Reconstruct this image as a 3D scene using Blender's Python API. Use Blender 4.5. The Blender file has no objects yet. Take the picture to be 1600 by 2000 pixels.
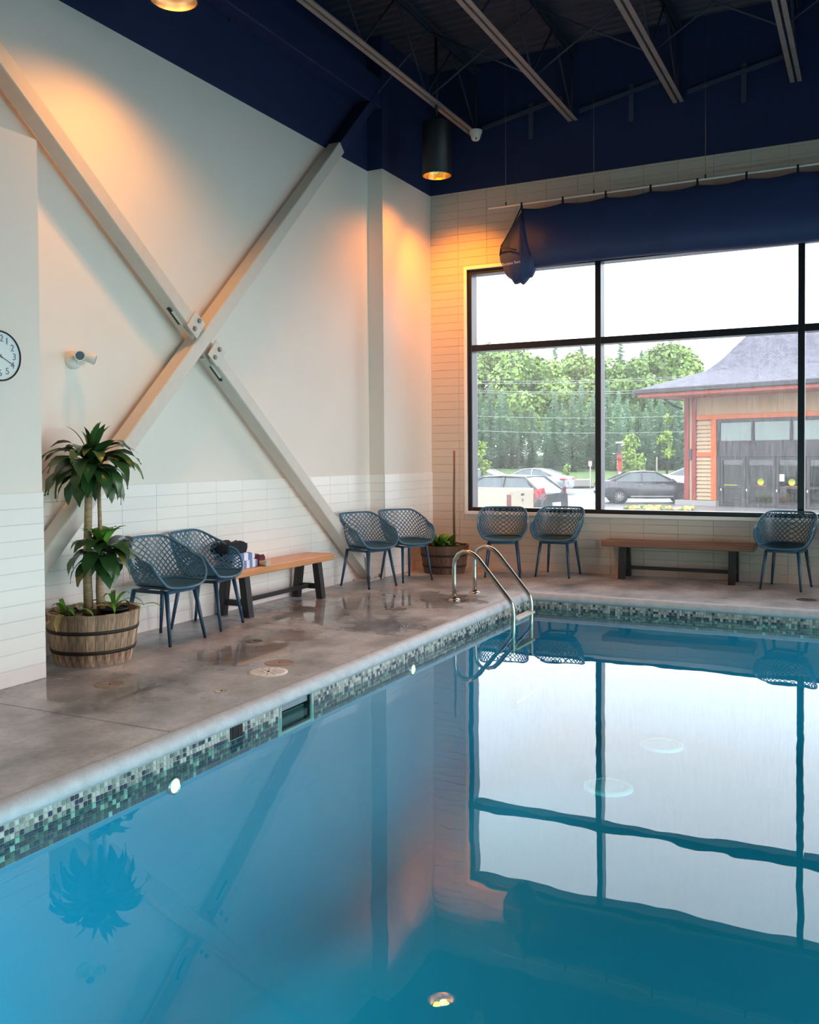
import bpy, math, random
from mathutils import Vector, Matrix
R = random.Random(7)
scene = bpy.context.scene
COL = scene.collection
PI = math.pi

# ------------------------------------------------------------------ camera
cam_d = bpy.data.cameras.new('camera')
cam = bpy.data.objects.new('camera', cam_d)
COL.objects.link(cam)
right = Vector((0.89249, 0.45104, -0.00673)); fwd = Vector((-0.45092, 0.89226, -0.02345)); up = right.cross(fwd)
right.normalize(); fwd.normalize(); up.normalize()
M = Matrix((right, up, -fwd)).transposed().to_4x4()
M.translation = Vector((0, 0, 1.5))
cam.matrix_world = M
cam_d.sensor_fit = 'HORIZONTAL'; cam_d.sensor_width = 36.0
cam_d.lens = 36.0 * 1800.6 / 1600.0
cam_d.shift_y = -68.06 / 1600.0
cam_d.clip_end = 500
scene.camera = cam

# ------------------------------------------------------------------ light and exposure
SKY = 3.2
world = bpy.data.worlds.new('overcast_sky'); scene.world = world
world.use_nodes = True
bg = world.node_tree.nodes['Background']
bg.inputs[0].default_value = (0.965, 0.97, 1.0, 1); bg.inputs[1].default_value = SKY
vs = scene.view_settings
vs.view_transform = 'Standard'; vs.look = 'None'; vs.gamma = 1.0; vs.use_curve_mapping = False
vs.exposure = 0.95
cy = scene.cycles
cy.max_bounces = 8; cy.diffuse_bounces = 4; cy.glossy_bounces = 3; cy.transmission_bounces = 4; cy.transparent_max_bounces = 12
cy.use_light_tree = False; cy.caustics_reflective = False; cy.caustics_refractive = False; cy.use_adaptive_sampling = True; cy.adaptive_threshold = 0.05
LAMP_W = 30.0      # each bulb of the can downlights
POOL_W = 21.0      # each seen underwater pool lamp; added fill lamps multiply it

def portal(name, loc, rot, sx, sy):
    l = bpy.data.lights.new(name, 'AREA'); l.shape = 'RECTANGLE'; l.size = sx; l.size_y = sy
    l.cycles.is_portal = True
    o = bpy.data.objects.new(name, l); COL.objects.link(o); o.location = loc; o.rotation_euler = rot
    return o

# ------------------------------------------------------------------ room dimensions
XL, XP, XA = -5.61, -5.40, -5.06       # left wall, pilaster face, near wall block face
YB, YPIL, YALC = 11.37, 10.0, 4.468    # back wall, pilaster near side, end of near wall block
ZPAINT, ZTILE, ZDECK = 5.01, 1.27, 6.62
XR, YF = 5.6, -9.0                     # right and front walls (out of view)
PX, PY, WZ = -3.35, 9.5, -0.155        # pool edges and water level
PXR, PYF, PZ = 3.4, 0.8, -1.25
WIN = (-4.87, 5.2, 0.755, 3.965)       # big window opening x0,x1,z0,z1
portal('sky_portal_back', ((WIN[0]+WIN[1])/2, YB+0.3, (WIN[2]+WIN[3])/2), (-PI/2, 0, 0), WIN[1]-WIN[0], WIN[3]-WIN[2])
RWIN = [(1.5, 6.1), (6.4, 11.1)]; RZ0, RZ1 = 0.15, 4.95
for i, (a, b) in enumerate(RWIN):
    portal('sky_portal_right', (XR+0.3, (a+b)/2, (RZ0+RZ1)/2), (0, PI/2, 0), RZ1-RZ0, b-a)

# ------------------------------------------------------------------ materials
MATS = {}
ALB = 1.0     # reflectance scale: the swatches below are read off the bright daylit lot, so outdoor ones are scaled down
def lin(c):
    return tuple(((v/255.0)/12.92 if v/255.0 <= 0.04045 else ((v/255.0+0.055)/1.055)**2.4) for v in c)
def mat(name, rgb, rough=0.5, metal=0.0, noise=0.0, nscale=8.0, spec=0.5, bump=0.0, bscale=40.0, stretch=None, rnd=0.0, emit=None, estr=0.0, coat=0.0):
    """rgb is an sRGB 0-255 triple; noise = brightness variation; rnd = per-object variation"""
    if name in MATS: return MATS[name]
    m = bpy.data.materials.new(name); m.use_nodes = True
    nt = m.node_tree; b = nt.nodes['Principled BSDF']
    c = tuple(v*ALB for v in lin(rgb))
    b.inputs['Base Color'].default_value = (*c, 1)
    b.inputs['Roughness'].default_value = rough; b.inputs['Metallic'].default_value = metal
    b.inputs['Specular IOR Level'].default_value = spec
    b.inputs['Coat Weight'].default_value = coat
    if emit:
        b.inputs['Emission Color'].default_value = (*lin(emit), 1); b.inputs['Emission Strength'].default_value = estr
    tc = None
    def coords():
        n = nt.nodes.new('ShaderNodeTexCoord'); out = n.outputs['Object']
        if stretch:
            mp = nt.nodes.new('ShaderNodeMapping'); mp.inputs['Scale'].default_value = stretch
            nt.links.new(out, mp.inputs[0]); out = mp.outputs[0]
        return out
    if noise > 0 or rnd > 0:
        mul = nt.nodes.new('ShaderNodeMix'); mul.data_type = 'RGBA'; mul.blend_type = 'MULTIPLY'; mul.inputs[0].default_value = 1.0
        mul.inputs[6].default_value = (*c, 1)
        src = None
        if noise > 0:
            tc = coords()
            nz = nt.nodes.new('ShaderNodeTexNoise'); nz.inputs['Scale'].default_value = nscale; nz.inputs['Detail'].default_value = 6
            nt.links.new(tc, nz.inputs['Vector'])
            mr = nt.nodes.new('ShaderNodeMapRange'); mr.inputs[1].default_value = 0.3; mr.inputs[2].default_value = 0.7
            mr.inputs[3].default_value = 1-noise; mr.inputs[4].default_value = 1+noise
            nt.links.new(nz.outputs[0], mr.inputs[0]); src = mr.outputs[0]
        if rnd > 0:
            oi = nt.nodes.new('ShaderNodeObjectInfo')
            mr2 = nt.nodes.new('ShaderNodeMapRange'); mr2.inputs[3].default_value = 1-rnd; mr2.inputs[4].default_value = 1+rnd
            nt.links.new(oi.outputs['Random'], mr2.inputs[0])
            if src is None: src = mr2.outputs[0]
            else:
                mm = nt.nodes.new('ShaderNodeMath'); mm.operation = 'MULTIPLY'
                nt.links.new(src, mm.inputs[0]); nt.links.new(mr2.outputs[0], mm.inputs[1]); src = mm.outputs[0]
        cb = nt.nodes.new('ShaderNodeCombineColor')
        for k in range(3): nt.links.new(src, cb.inputs[k])
        nt.links.new(cb.outputs[0], mul.inputs[7]); nt.links.new(mul.outputs[2], b.inputs['Base Color'])
    if bump > 0:
        if tc is None: tc = coords()
        nz2 = nt.nodes.new('ShaderNodeTexNoise'); nz2.inputs['Scale'].default_value = bscale; nz2.inputs['Detail'].default_value = 4
        nt.links.new(tc, nz2.inputs['Vector'])
        bp = nt.nodes.new('ShaderNodeBump'); bp.inputs['Strength'].default_value = bump; bp.inputs['Distance'].default_value = 0.01
        nt.links.new(nz2.outputs[0], bp.inputs['Height']); nt.links.new(bp.outputs[0], b.inputs['Normal'])
    MATS[name] = m
    return m

def fresnel_mix(name, tint, ior, rough=0.0, film=0.0, bump=None):
    """clear sheet: Fresnel reflection over tinted straight-through transmission (+ milky film: rain streaks and put-in outdoor haze)"""
    m = bpy.data.materials.new(name); m.use_nodes = True
    nt = m.node_tree; nt.nodes.clear()
    out = nt.nodes.new('ShaderNodeOutputMaterial')
    fr = nt.nodes.new('ShaderNodeFresnel'); fr.inputs[0].default_value = ior
    gl = nt.nodes.new('ShaderNodeBsdfGlossy'); gl.inputs['Roughness'].default_value = rough; gl.inputs[0].default_value = (1, 1, 1, 1)
    tr = nt.nodes.new('ShaderNodeBsdfTransparent'); tr.inputs[0].default_value = (*tint, 1)
    base = tr.outputs[0]
    if film > 0:
        tl = nt.nodes.new('ShaderNodeBsdfTranslucent'); tl.inputs[0].default_value = (0.9, 0.95, 0.95, 1)
        mf = nt.nodes.new('ShaderNodeMixShader')
        tcn = nt.nodes.new('ShaderNodeTexCoord'); mp = nt.nodes.new('ShaderNodeMapping'); mp.inputs['Scale'].default_value = (40, 1, 3.2)
        nz = nt.nodes.new('ShaderNodeTexNoise'); nz.inputs['Scale'].default_value = 1.6; nz.inputs['Detail'].default_value = 5
        mr = nt.nodes.new('ShaderNodeMapRange'); mr.inputs[1].default_value = 0.35; mr.inputs[2].default_value = 0.75
        mr.inputs[3].default_value = film*0.6; mr.inputs[4].default_value = film*1.7
        nt.links.new(tcn.outputs['Object'], mp.inputs[0]); nt.links.new(mp.outputs[0], nz.inputs['Vector'])
        nt.links.new(nz.outputs[0], mr.inputs[0]); nt.links.new(mr.outputs[0], mf.inputs[0])
        nt.links.new(tr.outputs[0], mf.inputs[1]); nt.links.new(tl.outputs[0], mf.inputs[2]); base = mf.outputs[0]
    mx = nt.nodes.new('ShaderNodeMixShader')
    nt.links.new(fr.outputs[0], mx.inputs[0]); nt.links.new(base, mx.inputs[1]); nt.links.new(gl.outputs[0], mx.inputs[2])
    nt.links.new(mx.outputs[0], out.inputs[0])
    if bump:
        tcn = nt.nodes.new('ShaderNodeTexCoord')
        nz = nt.nodes.new('ShaderNodeTexNoise'); nz.inputs['Scale'].default_value = bump[0]; nz.inputs['Detail'].default_value = 2
        bp = nt.nodes.new('ShaderNodeBump'); bp.inputs['Strength'].default_value = bump[1]; bp.inputs['Distance'].default_value = bump[2]
        nt.links.new(tcn.outputs['Object'], nz.inputs['Vector']); nt.links.new(nz.outputs[0], bp.inputs['Height'])
        nt.links.new(bp.outputs[0], gl.inputs['Normal']); nt.links.new(bp.outputs[0], fr.inputs['Normal'])
    return m

def deck_material():
    m = bpy.data.materials.new('wet_concrete'); m.use_nodes = True
    nt = m.node_tree; b = nt.nodes['Principled BSDF']; N = nt.nodes; L = nt.links
    geo = N.new('ShaderNodeNewGeometry'); pos = geo.outputs['Position']
    def noise(scale, detail, vec=pos, rough=0.55, stretch=None):
        if stretch:
            mp = N.new('ShaderNodeMapping'); mp.inputs['Scale'].default_value = stretch; L.new(vec, mp.inputs[0]); vec = mp.outputs[0]
        n = N.new('ShaderNodeTexNoise'); n.inputs['Scale'].default_value = scale; n.inputs['Detail'].default_value = detail
        n.inputs['Roughness'].default_value = rough; L.new(vec, n.inputs['Vector']); return n.outputs[0]
    def mrange(v, a, c, d, e):
        n = N.new('ShaderNodeMapRange'); n.inputs[1].default_value = a; n.inputs[2].default_value = c
        n.inputs[3].default_value = d; n.inputs[4].default_value = e; L.new(v, n.inputs[0]); return n.outputs[0]
    def math2(op, a, c):
        n = N.new('ShaderNodeMath'); n.operation = op
        for i, v in enumerate((a, c)):
            if isinstance(v, (int, float)): n.inputs[i].default_value = v
            else: L.new(v, n.inputs[i])
        return n.outputs[0]
    ramp = N.new('ShaderNodeValToRGB')
    e = ramp.color_ramp.elements
    e[0].position = 0.30; e[0].color = (*lin((120, 120, 122)), 1)
    e[1].position = 0.72; e[1].color = (*lin((216, 216, 218)), 1)
    L.new(noise(1.9, 8, stretch=(1.3, 0.9, 1)), ramp.inputs[0])
    fine = mrange(noise(26, 5), 0.3, 0.7, 0.86, 1.12)
    # puddles: blobs with ragged outlines where water lies on the slab
    rag = mrange(noise(3.6, 4), 0.25, 0.75, -0.55, 0.55)
    wet = None
    for (x, y, rx, ry) in [(-3.85, 7.15, 0.36, 0.36), (-4.72, 7.75, 0.62, 0.9), (-4.52, 4.4, 0.55, 0.38), (-4.3, 5.7, 0.35, 0.5), (-4.2, 8.6, 0.6, 0.5), (-4.35, 6.4, 0.3, 0.3)]:
        sub = N.new('ShaderNodeVectorMath'); sub.operation = 'SUBTRACT'; sub.inputs[1].default_value = (x, y, 0); L.new(pos, sub.inputs[0])
        mul = N.new('ShaderNodeVectorMath'); mul.operation = 'MULTIPLY'; mul.inputs[1].default_value = (1/rx, 1/ry, 0); L.new(sub.outputs[0], mul.inputs[0])
        ln = N.new('ShaderNodeVectorMath'); ln.operation = 'LENGTH'; L.new(mul.outputs[0], ln.inputs[0])
        v = math2('SUBTRACT', 1.0, ln.outputs['Value'])
        wet = v if wet is None else math2('MAXIMUM', wet, v)
    wet = math2('ADD', wet, rag)
    damp = mrange(wet, -0.55, 0.25, 0.0, 1.0)
    pool = mrange(wet, 0.05, 0.22, 0.0, 1.0)
    dark = mrange(damp, 0, 1, 1.0, 0.66)
    k = math2('MULTIPLY', fine, dark)
    mx = N.new('ShaderNodeMix'); mx.data_type = 'RGBA'; mx.blend_type = 'MULTIPLY'; mx.inputs[0].default_value = 1
    cb = N.new('ShaderNodeCombineColor')
    for i in range(3): L.new(k, cb.inputs[i])
    L.new(ramp.outputs[0], mx.inputs[6]); L.new(cb.outputs[0], mx.inputs[7]); L.new(mx.outputs[2], b.inputs['Base Color'])
    r0 = mrange(noise(2.7, 6, stretch=(1, 1.5, 1)), 0.3, 0.7, 0.26, 0.52)
    r1 = math2('MULTIPLY', r0, mrange(damp, 0, 1, 1.0, 0.62))
    r2 = math2('MULTIPLY', r1, mrange(pool, 0, 1, 1.0, 0.12))
    L.new(r2, b.inputs['Roughness'])
    b.inputs['Specular IOR Level'].default_value = 0.5
    bp = N.new('ShaderNodeBump'); bp.inputs['Distance'].default_value = 0.004
    L.new(mrange(pool, 0, 1, 0.35, 0.0), bp.inputs['Strength']); L.new(noise(60, 4), bp.inputs['Height']); L.new(bp.outputs[0], b.inputs['Normal'])
    return m

def stripes(name, c1, c2, axis, freq, rough=0.9):
    m = bpy.data.materials.new(name); m.use_nodes = True; nt = m.node_tree; b = nt.nodes['Principled BSDF']
    tc = nt.nodes.new('ShaderNodeTexCoord'); sp = nt.nodes.new('ShaderNodeSeparateXYZ'); nt.links.new(tc.outputs['Object'], sp.inputs[0])
    mm = nt.nodes.new('ShaderNodeMath'); mm.operation = 'MULTIPLY'; mm.inputs[1].default_value = freq; nt.links.new(sp.outputs[axis], mm.inputs[0])
    fr = nt.nodes.new('ShaderNodeMath'); fr.operation = 'FRACT'; nt.links.new(mm.outputs[0], fr.inputs[0])
    gt = nt.nodes.new('ShaderNodeMath'); gt.operation = 'GREATER_THAN'; gt.inputs[1].default_value = 0.5; nt.links.new(fr.outputs[0], gt.inputs[0])
    mx = nt.nodes.new('ShaderNodeMix'); mx.data_type = 'RGBA'; mx.inputs[6].default_value = (*lin(c1), 1); mx.inputs[7].default_value = (*lin(c2), 1)
    nt.links.new(gt.outputs[0], mx.inputs[0]); nt.links.new(mx.outputs[2], b.inputs['Base Color']); b.inputs['Roughness'].default_value = rough
    return m

def mosaic_material():
    m = bpy.data.materials.new('mosaic_glass'); m.use_nodes = True; nt = m.node_tree; b = nt.nodes['Principled BSDF']
    at = nt.nodes.new('ShaderNodeAttribute'); at.attribute_name = 'tint'; fr = at
    rp = nt.nodes.new('ShaderNodeValToRGB'); rp.color_ramp.interpolation = 'CONSTANT'
    cols = [(0, (72, 82, 90)), (0.16, (178, 184, 176)), (0.42, (142, 150, 146)), (0.58, (70, 70, 96)), (0.68, (204, 208, 202)), (0.86, (108, 118, 118))]
    e = rp.color_ramp.elements
    e[0].position = 0; e[0].color = (*lin(cols[0][1]), 1); e[1].position = cols[1][0]; e[1].color = (*lin(cols[1][1]), 1)
    for p, c in cols[2:]:
        q = e.new(p); q.color = (*lin(c), 1)
    nt.links.new(fr.outputs['Fac'], rp.inputs[0]); nt.links.new(rp.outputs[0], b.inputs['Base Color']); b.inputs['Roughness'].default_value = 0.18
    return m

# ------------------------------------------------------------------ mesh helpers
class MB:
    def __init__(s): s.v = []; s.f = []; s.sm = []
    def add(s, vs_, fs, smooth=False):
        o = len(s.v); s.v += [tuple(p) for p in vs_]
        for f in fs: s.f.append(tuple(i+o for i in f)); s.sm.append(smooth)
        return s
    def box(s, x0, x1, y0, y1, z0, z1):
        p = [(x, y, z) for z in (z0, z1) for y in (y0, y1) for x in (x0, x1)]
        return s.add(p, [(0, 2, 3, 1), (4, 5, 7, 6), (0, 1, 5, 4), (2, 6, 7, 3), (0, 4, 6, 2), (1, 3, 7, 5)])
    def bbox(s, x0, x1, y0, y1, z0, z1, b=0.004):
        """box with chamfered edges"""
        b = min(b, (x1-x0)/2.01, (y1-y0)/2.01, (z1-z0)/2.01)
        pts = []
        for sz in (0, 1):
            for sy in (0, 1):
                for sx in (0, 1):
                    X = (x0, x1)[sx]; Y = (y0, y1)[sy]; Z = (z0, z1)[sz]
                    dx = b if sx == 0 else -b; dy = b if sy == 0 else -b; dz = b if sz == 0 else -b
                    pts += [(X, Y+dy, Z+dz), (X+dx, Y, Z+dz), (X+dx, Y+dy, Z)]
        def i(sx, sy, sz, k): return 3*(sx+2*sy+4*sz)+k
        F = []
        F.append((i(0,0,0,0), i(0,0,1,0), i(0,1,1,0), i(0,1,0,0))); F.append((i(1,0,0,0), i(1,1,0,0), i(1,1,1,0), i(1,0,1,0)))
        F.append((i(0,0,0,1), i(1,0,0,1), i(1,0,1,1), i(0,0,1,1))); F.append((i(0,1,0,1), i(0,1,1,1), i(1,1,1,1), i(1,1,0,1)))
        F.append((i(0,0,0,2), i(0,1,0,2), i(1,1,0,2), i(1,0,0,2))); F.append((i(0,0,1,2), i(1,0,1,2), i(1,1,1,2), i(0,1,1,2)))
        for a in (0, 1):
            for c in (0, 1):
                e1 = [i(0,a,c,1), i(1,a,c,1), i(1,a,c,2), i(0,a,c,2)]
                e2 = [i(a,0,c,0), i(a,1,c,0), i(a,1,c,2), i(a,0,c,2)]
                e3 = [i(a,c,0,0), i(a,c,1,0), i(a,c,1,1), i(a,c,0,1)]
                F.append(tuple(e1 if a != c else e1[::-1])); F.append(tuple(e2 if a == c else e2[::-1])); F.append(tuple(e3 if a != c else e3[::-1]))
        for sz in (0, 1):
            for sy in (0, 1):
                for sx in (0, 1):
                    t = (i(sx,sy,sz,0), i(sx,sy,sz,1), i(sx,sy,sz,2))
                    F.append(t if (sx+sy+sz) % 2 == 0 else t[::-1])
        return s.add(pts, F)
    def tube(s, pts, r, n=8, cap=True, smooth=True, closed=False, sx=1.0):
        pts = [Vector(p) for p in pts]; m = len(pts)
        rr = r if isinstance(r, (list, tuple)) else [r]*m
        vs_ = []; prev = None
        for i, p in enumerate(pts):
            if closed: t = pts[(i+1) % m]-pts[i-1]
            else: t = pts[min(i+1, m-1)]-pts[max(i-1, 0)]
            t.normalize()
            if prev is None:
                a = Vector((0, 0, 1)) if abs(t.z) < 0.9 else Vector((1, 0, 0))
                nrm = t.cross(a).normalized()
            else:
                nrm = prev-t*prev.dot(t)
                nrm.normalize()
            prev = nrm; bn = t.cross(nrm)
            for k in range(n):
                a = 2*PI*k/n
                vs_.append(p+nrm*(math.cos(a)*rr[i]*sx)+bn*(math.sin(a)*rr[i]))
        F = []
        rng = m if closed else m-1
        for i in range(rng):
            j = (i+1) % m
            for k in range(n):
                k2 = (k+1) % n
                F.append((i*n+k, i*n+k2, j*n+k2, j*n+k))
        s.add(vs_, F, smooth)
        if cap and not closed:
            o = len(s.v)-len(vs_)
            s.f.append(tuple(o+k for k in range(n-1, -1, -1))); s.sm.append(False)
            s.f.append(tuple(o+(m-1)*n+k for k in range(n))); s.sm.append(False)
        return s
    def lathe(s, prof, n=32, c=(0, 0, 0), smooth=True, axis='z', a0=0, a1=2*PI):
        vs_ = []; full = abs(a1-a0-2*PI) < 1e-6
        nn = n if full else n+1
        for (r, z) in prof:
            for k in range(nn):
                a = a0+(a1-a0)*k/n
                x, y = r*math.cos(a), r*math.sin(a)
                p = (x, y, z) if axis == 'z' else ((z, x, y) if axis == 'x' else (x, z, y))
                vs_.append((p[0]+c[0], p[1]+c[1], p[2]+c[2]))
        F = []
        for i in range(len(prof)-1):
            for k in range(n):
                k2 = (k+1) % nn
                F.append((i*nn+k, i*nn+k2, (i+1)*nn+k2, (i+1)*nn+k))
        return s.add(vs_, F, smooth)
    def disc(s, r, z=0, n=32, c=(0, 0, 0), axis='z'):
        vs_ = []
        for k in range(n):
            a = 2*PI*k/n; x, y = r*math.cos(a), r*math.sin(a)
            p = (x, y, z) if axis == 'z' else ((z, x, y) if axis == 'x' else (x, z, y))
            vs_.append((p[0]+c[0], p[1]+c[1], p[2]+c[2]))
        return s.add(vs_, [tuple(range(n))])
    def loft(s, secs, closed=True, cap=True, smooth=True):
        n = len(secs[0]); vs_ = [p for sec in secs for p in sec]; F = []
        for i in range(len(secs)-1):
            for k in range(n if closed else n-1):
                k2 = (k+1) % n
                F.append((i*n+k, i*n+k2, (i+1)*n+k2, (i+1)*n+k))
        s.add(vs_, F, smooth)
        if cap and closed:
            o = len(s.v)-len(vs_)
            s.f.append(tuple(o+k for k in range(n-1, -1, -1))); s.sm.append(False)
            s.f.append(tuple(o+(len(secs)-1)*n+k for k in range(n))); s.sm.append(False)
        return s
    def beam(s, a, b, w, h, upv=(0, 0, 1)):
        """rectangular bar from a to b, w across, h along upv side"""
        a = Vector(a); b = Vector(b); t = (b-a).normalized(); u = Vector(upv); u = (u-t*u.dot(t)).normalized(); sd = t.cross(u)
        p = []
        for q in (a, b):
            for (i, j) in ((-1, -1), (1, -1), (1, 1), (-1, 1)): p.append(q+sd*(i*w/2)+u*(j*h/2))
        return s.add(p, [(3, 2, 1, 0), (4, 5, 6, 7), (0, 1, 5, 4), (1, 2, 6, 5), (2, 3, 7, 6), (3, 0, 4, 7)])
    def mesh(s, name, m):
        me = bpy.data.meshes.new(name); me.from_pydata(s.v, [], s.f)
        me.polygons.foreach_set('use_smooth', s.sm); me.update()
        if m: me.materials.append(m)
        return me
    def build(s, name, m, parent=None, label=None, kind=None):
        return obj(name, s.mesh(name, m), parent, label, kind)

def obj(name, me, parent=None, label=None, kind=None, loc=None, rot=None, scale=None):
    o = bpy.data.objects.new(name, me); COL.objects.link(o)
    if parent: o.parent = parent
    if label: o['label'] = label
    if kind: o['kind'] = kind
    if loc is not None: o.location = loc
    if rot is not None: o.rotation_euler = rot
    if scale is not None: o.scale = scale
    return o
def tag(o, label, cat, group=None, kind=None):
    o['label'] = label; o['category'] = cat
    if group: o['group'] = group
    if kind: o['kind'] = kind
    return o
def thing(name, label, cat, loc=(0, 0, 0), rz=0.0, group=None, kind=None):
    o = bpy.data.objects.new(name, None); COL.objects.link(o); o.location = loc; o.rotation_euler = (0, 0, rz); o.empty_display_size = 0.1
    return tag(o, label, cat, group, kind)
def copy_tree(o, parent=None):
    c = o.copy(); COL.objects.link(c); c.parent = parent
    for ch in list(o.children): copy_tree(ch, c)
    return c
def text_mesh(txt, size, m, ext=0.001, align='CENTER'):
    cu = bpy.data.curves.new('lettering', 'FONT'); cu.body = txt; cu.size = size; cu.extrude = ext; cu.align_x = align; cu.align_y = 'CENTER'
    o = bpy.data.objects.new('lettering', cu); COL.objects.link(o)
    dg = bpy.context.evaluated_depsgraph_get(); me = bpy.data.meshes.new_from_object(o.evaluated_get(dg))
    bpy.data.objects.remove(o); bpy.data.curves.remove(cu)
    me.materials.clear(); me.materials.append(m)
    return me

# palette
paint = mat('wall_paint', (238, 229, 220), 0.6, noise=0.015, nscale=2)
steel_paint = mat('brace_paint', (218, 208, 198), 0.45, noise=0.03, nscale=10)
navy = mat('navy_paint', (25, 41, 82), 0.7, noise=0.06, nscale=6)
tile_w = mat('white_wall_tile', (251, 245, 240), 0.22, rnd=0.018)
grout = mat('tile_grout', (206, 206, 202), 0.8)
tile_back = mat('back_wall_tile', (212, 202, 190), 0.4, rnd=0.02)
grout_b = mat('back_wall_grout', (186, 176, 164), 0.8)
black_frame = mat('black_window_frame', (30, 29, 36), 0.35)
bead_alu = mat('grey_glazing_bead', (176, 176, 184), 0.4)
white_trim = mat('white_trim', (252, 250, 248), 0.4)
teal = mat('teal_plastic', (60, 106, 132), 0.36)
teal_leg = mat('teal_metal', (40, 74, 102), 0.38)
rubber = mat('black_rubber', (22, 22, 26), 0.6)
black_wood = mat('black_stained_wood', (40, 40, 44), 0.5, noise=0.12, nscale=12)
orange_wood = mat('oiled_wood', (206, 142, 98), 0.4, noise=0.14, nscale=3.5, stretch=(18, 1.2, 18))
brown_wood = mat('walnut_wood', (136, 98, 80), 0.42, noise=0.14, nscale=3.5, stretch=(1.2, 18, 18))
stave_m = mat('barrel_stave', (172, 144, 118), 0.65, noise=0.6, nscale=4, stretch=(16, 22, 1.6), rnd=0.38, bump=0.3, bscale=30)
stave_d = mat('dark_barrel_stave', (112, 80, 64), 0.65, noise=0.35, nscale=5, stretch=(14, 14, 1.3), rnd=0.24, bump=0.3, bscale=30)
hoop_m = mat('rusty_hoop', (58, 48, 44), 0.6, metal=0.4, noise=0.2, nscale=10)
soil_m = mat('dark_soil', (44, 34, 30), 0.95, noise=0.4, nscale=30, bump=0.8, bscale=60)
leaf_g = mat('dracaena_leaf', (50, 84, 42), 0.32, noise=0.4, nscale=5, rnd=0.25)
leaf_y = mat('yellowing_leaf', (142, 122, 46), 0.4, noise=0.35, nscale=7, rnd=0.2)
leaf_l = mat('fresh_leaf', (100, 150, 54), 0.35, noise=0.3, nscale=8, rnd=0.25)
leaf_dead = mat('dry_leaf', (186, 158, 92), 0.6, noise=0.3, nscale=10, rnd=0.2)
cane_m = mat('dracaena_cane', (176, 146, 114), 0.75, noise=0.25, nscale=14, stretch=(1, 1, 5), bump=0.5, bscale=25)
chrome = mat('brushed_stainless', (196, 190, 180), 0.24, metal=1.0)
steel_grey = mat('bolt_steel', (130, 128, 124), 0.4, metal=0.8)
plastic_w = mat('white_plastic', (232, 230, 224), 0.4)
dark_glass = mat('dark_lens', (40, 46, 52), 0.1)
can_black = mat('black_can', (16, 20, 32), 0.5)
gold = mat('gold_reflector', (238, 196, 120), 0.22, metal=1.0)
tarp_m = mat('navy_tarp', (44, 60, 104), 0.55, noise=0.08, nscale=3, bump=0.25, bscale=9)
joist_m = mat('joist_lit', (152, 136, 130), 0.6, noise=0.1, nscale=6)  # light on the bottom chords is put into this paler brown
joist_n = mat('joist_navy', (40, 46, 66), 0.7)
deckroof = mat('roof_deck', (74, 68, 82), 0.55)
coping_m = mat('coping_concrete', (196, 203, 210), 0.55, noise=0.1, nscale=14, bump=0.4, bscale=50)
plaster = mat('pool_plaster', (4, 146, 190), 0.7, noise=0.04, nscale=2)
mosaic = mosaic_material()
mos_grout = mat('mosaic_grout', (176, 188, 186), 0.7)
concrete = deck_material()
groove = mat('joint_sealant', (70, 62, 58), 0.8)
water_m = fresnel_mix('pool_water', (0.34, 0.90, 0.94), 1.333, 0.0, bump=(2.2, 0.10, 0.012))
glass_m = fresnel_mix('rain_haze_glass', (0.85, 0.87, 0.89), 1.45, 0.0, film=0.045)  # film carries rain streaks and puts the outdoor haze into the pane
glass_plain = fresnel_mix('clear_glass', (0.98, 0.98, 0.98), 1.45)
bulb_m = mat('warm_bulb', (255, 226, 170), 0.3, emit=(255, 214, 150), estr=14)
pool_lamp_m = mat('pool_lamp_lens', (255, 240, 190), 0.3, emit=(255, 220, 120), estr=9)

# ------------------------------------------------------------------ floor and pool
fl = MB()
fl.box(XL-0.3, PX-0.09, YF, YB+0.3, -0.2, -0.012); fl.box(PX-0.09, XR, PY+0.09, YB+0.3, -0.2, -0.012)
fl.box(PX-0.09, XR, YF, PYF-0.09, -0.2, -0.012); fl.box(PXR+0.09, XR, PYF-0.09, PY+0.09, -0.2, -0.012)
floor = fl.build('floor', groove, kind='structure'); floor['label'] = 'wet brown concrete pool deck'
g = 0.004
def slab(x0, x1, y0, y1):
    MB().bbox(x0+g, x1-g, y0+g, y1-g, -0.05, 0.0, 0.004).build('floor_slab', concrete, floor)
XD = PX-0.07
for (a, b) in [(YF, 0.95), (0.95, 3.87), (3.87, 6.79), (6.79, PY+0.07), (PY+0.07, YB+0.02)]: slab(XL-0.02, XD, a, b)
for (a, b) in [(XD, -0.42), (-0.42, 2.6), (2.6, XR)]: slab(a, b, PY+0.07, YB+0.02)
slab(XD, XR, YF, PYF-0.07); slab(PXR+0.07, XR, PYF-0.07, PY+0.07)

# coping swept round the pool, ragged where the slab was cut back
prof = [(-0.082, 0.0005), (-0.06, 0.001), (-0.035, -0.002), (-0.012, -0.012), (0.004, -0.03), (0.010, -0.05), (0.008, -0.068), (0.0, -0.08), (-0.03, -0.082), (-0.03, -0.13), (-0.085, -0.13)]
def coping(axis, fixed, a, b, sgn, step=0.03):
    secs = []; n = max(2, int((b-a)/step))
    for i in range(n+1):
        t = a+(b-a)*i/n; sec = []
        for j, (d, z) in enumerate(prof):
            dd = d; jit = 0
            if j == 0: dd = d+R.uniform(-0.006, 0.004)
            if 1 <= j <= 5: jit = R.uniform(-0.0012, 0.0012)
            dd = dd*sgn
            tt = t
            if i == 0: tt = a+ (d if axis == 'x' else 0)
            if i == n and axis == 'y': tt = b - d
            sec.append((fixed+dd, tt, z+jit) if axis == 'y' else (tt, fixed+dd, z+jit))
        secs.append(sec)
    m_ = MB()
    m_.loft(secs, closed=True, cap=True, smooth=True)
    return m_
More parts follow.
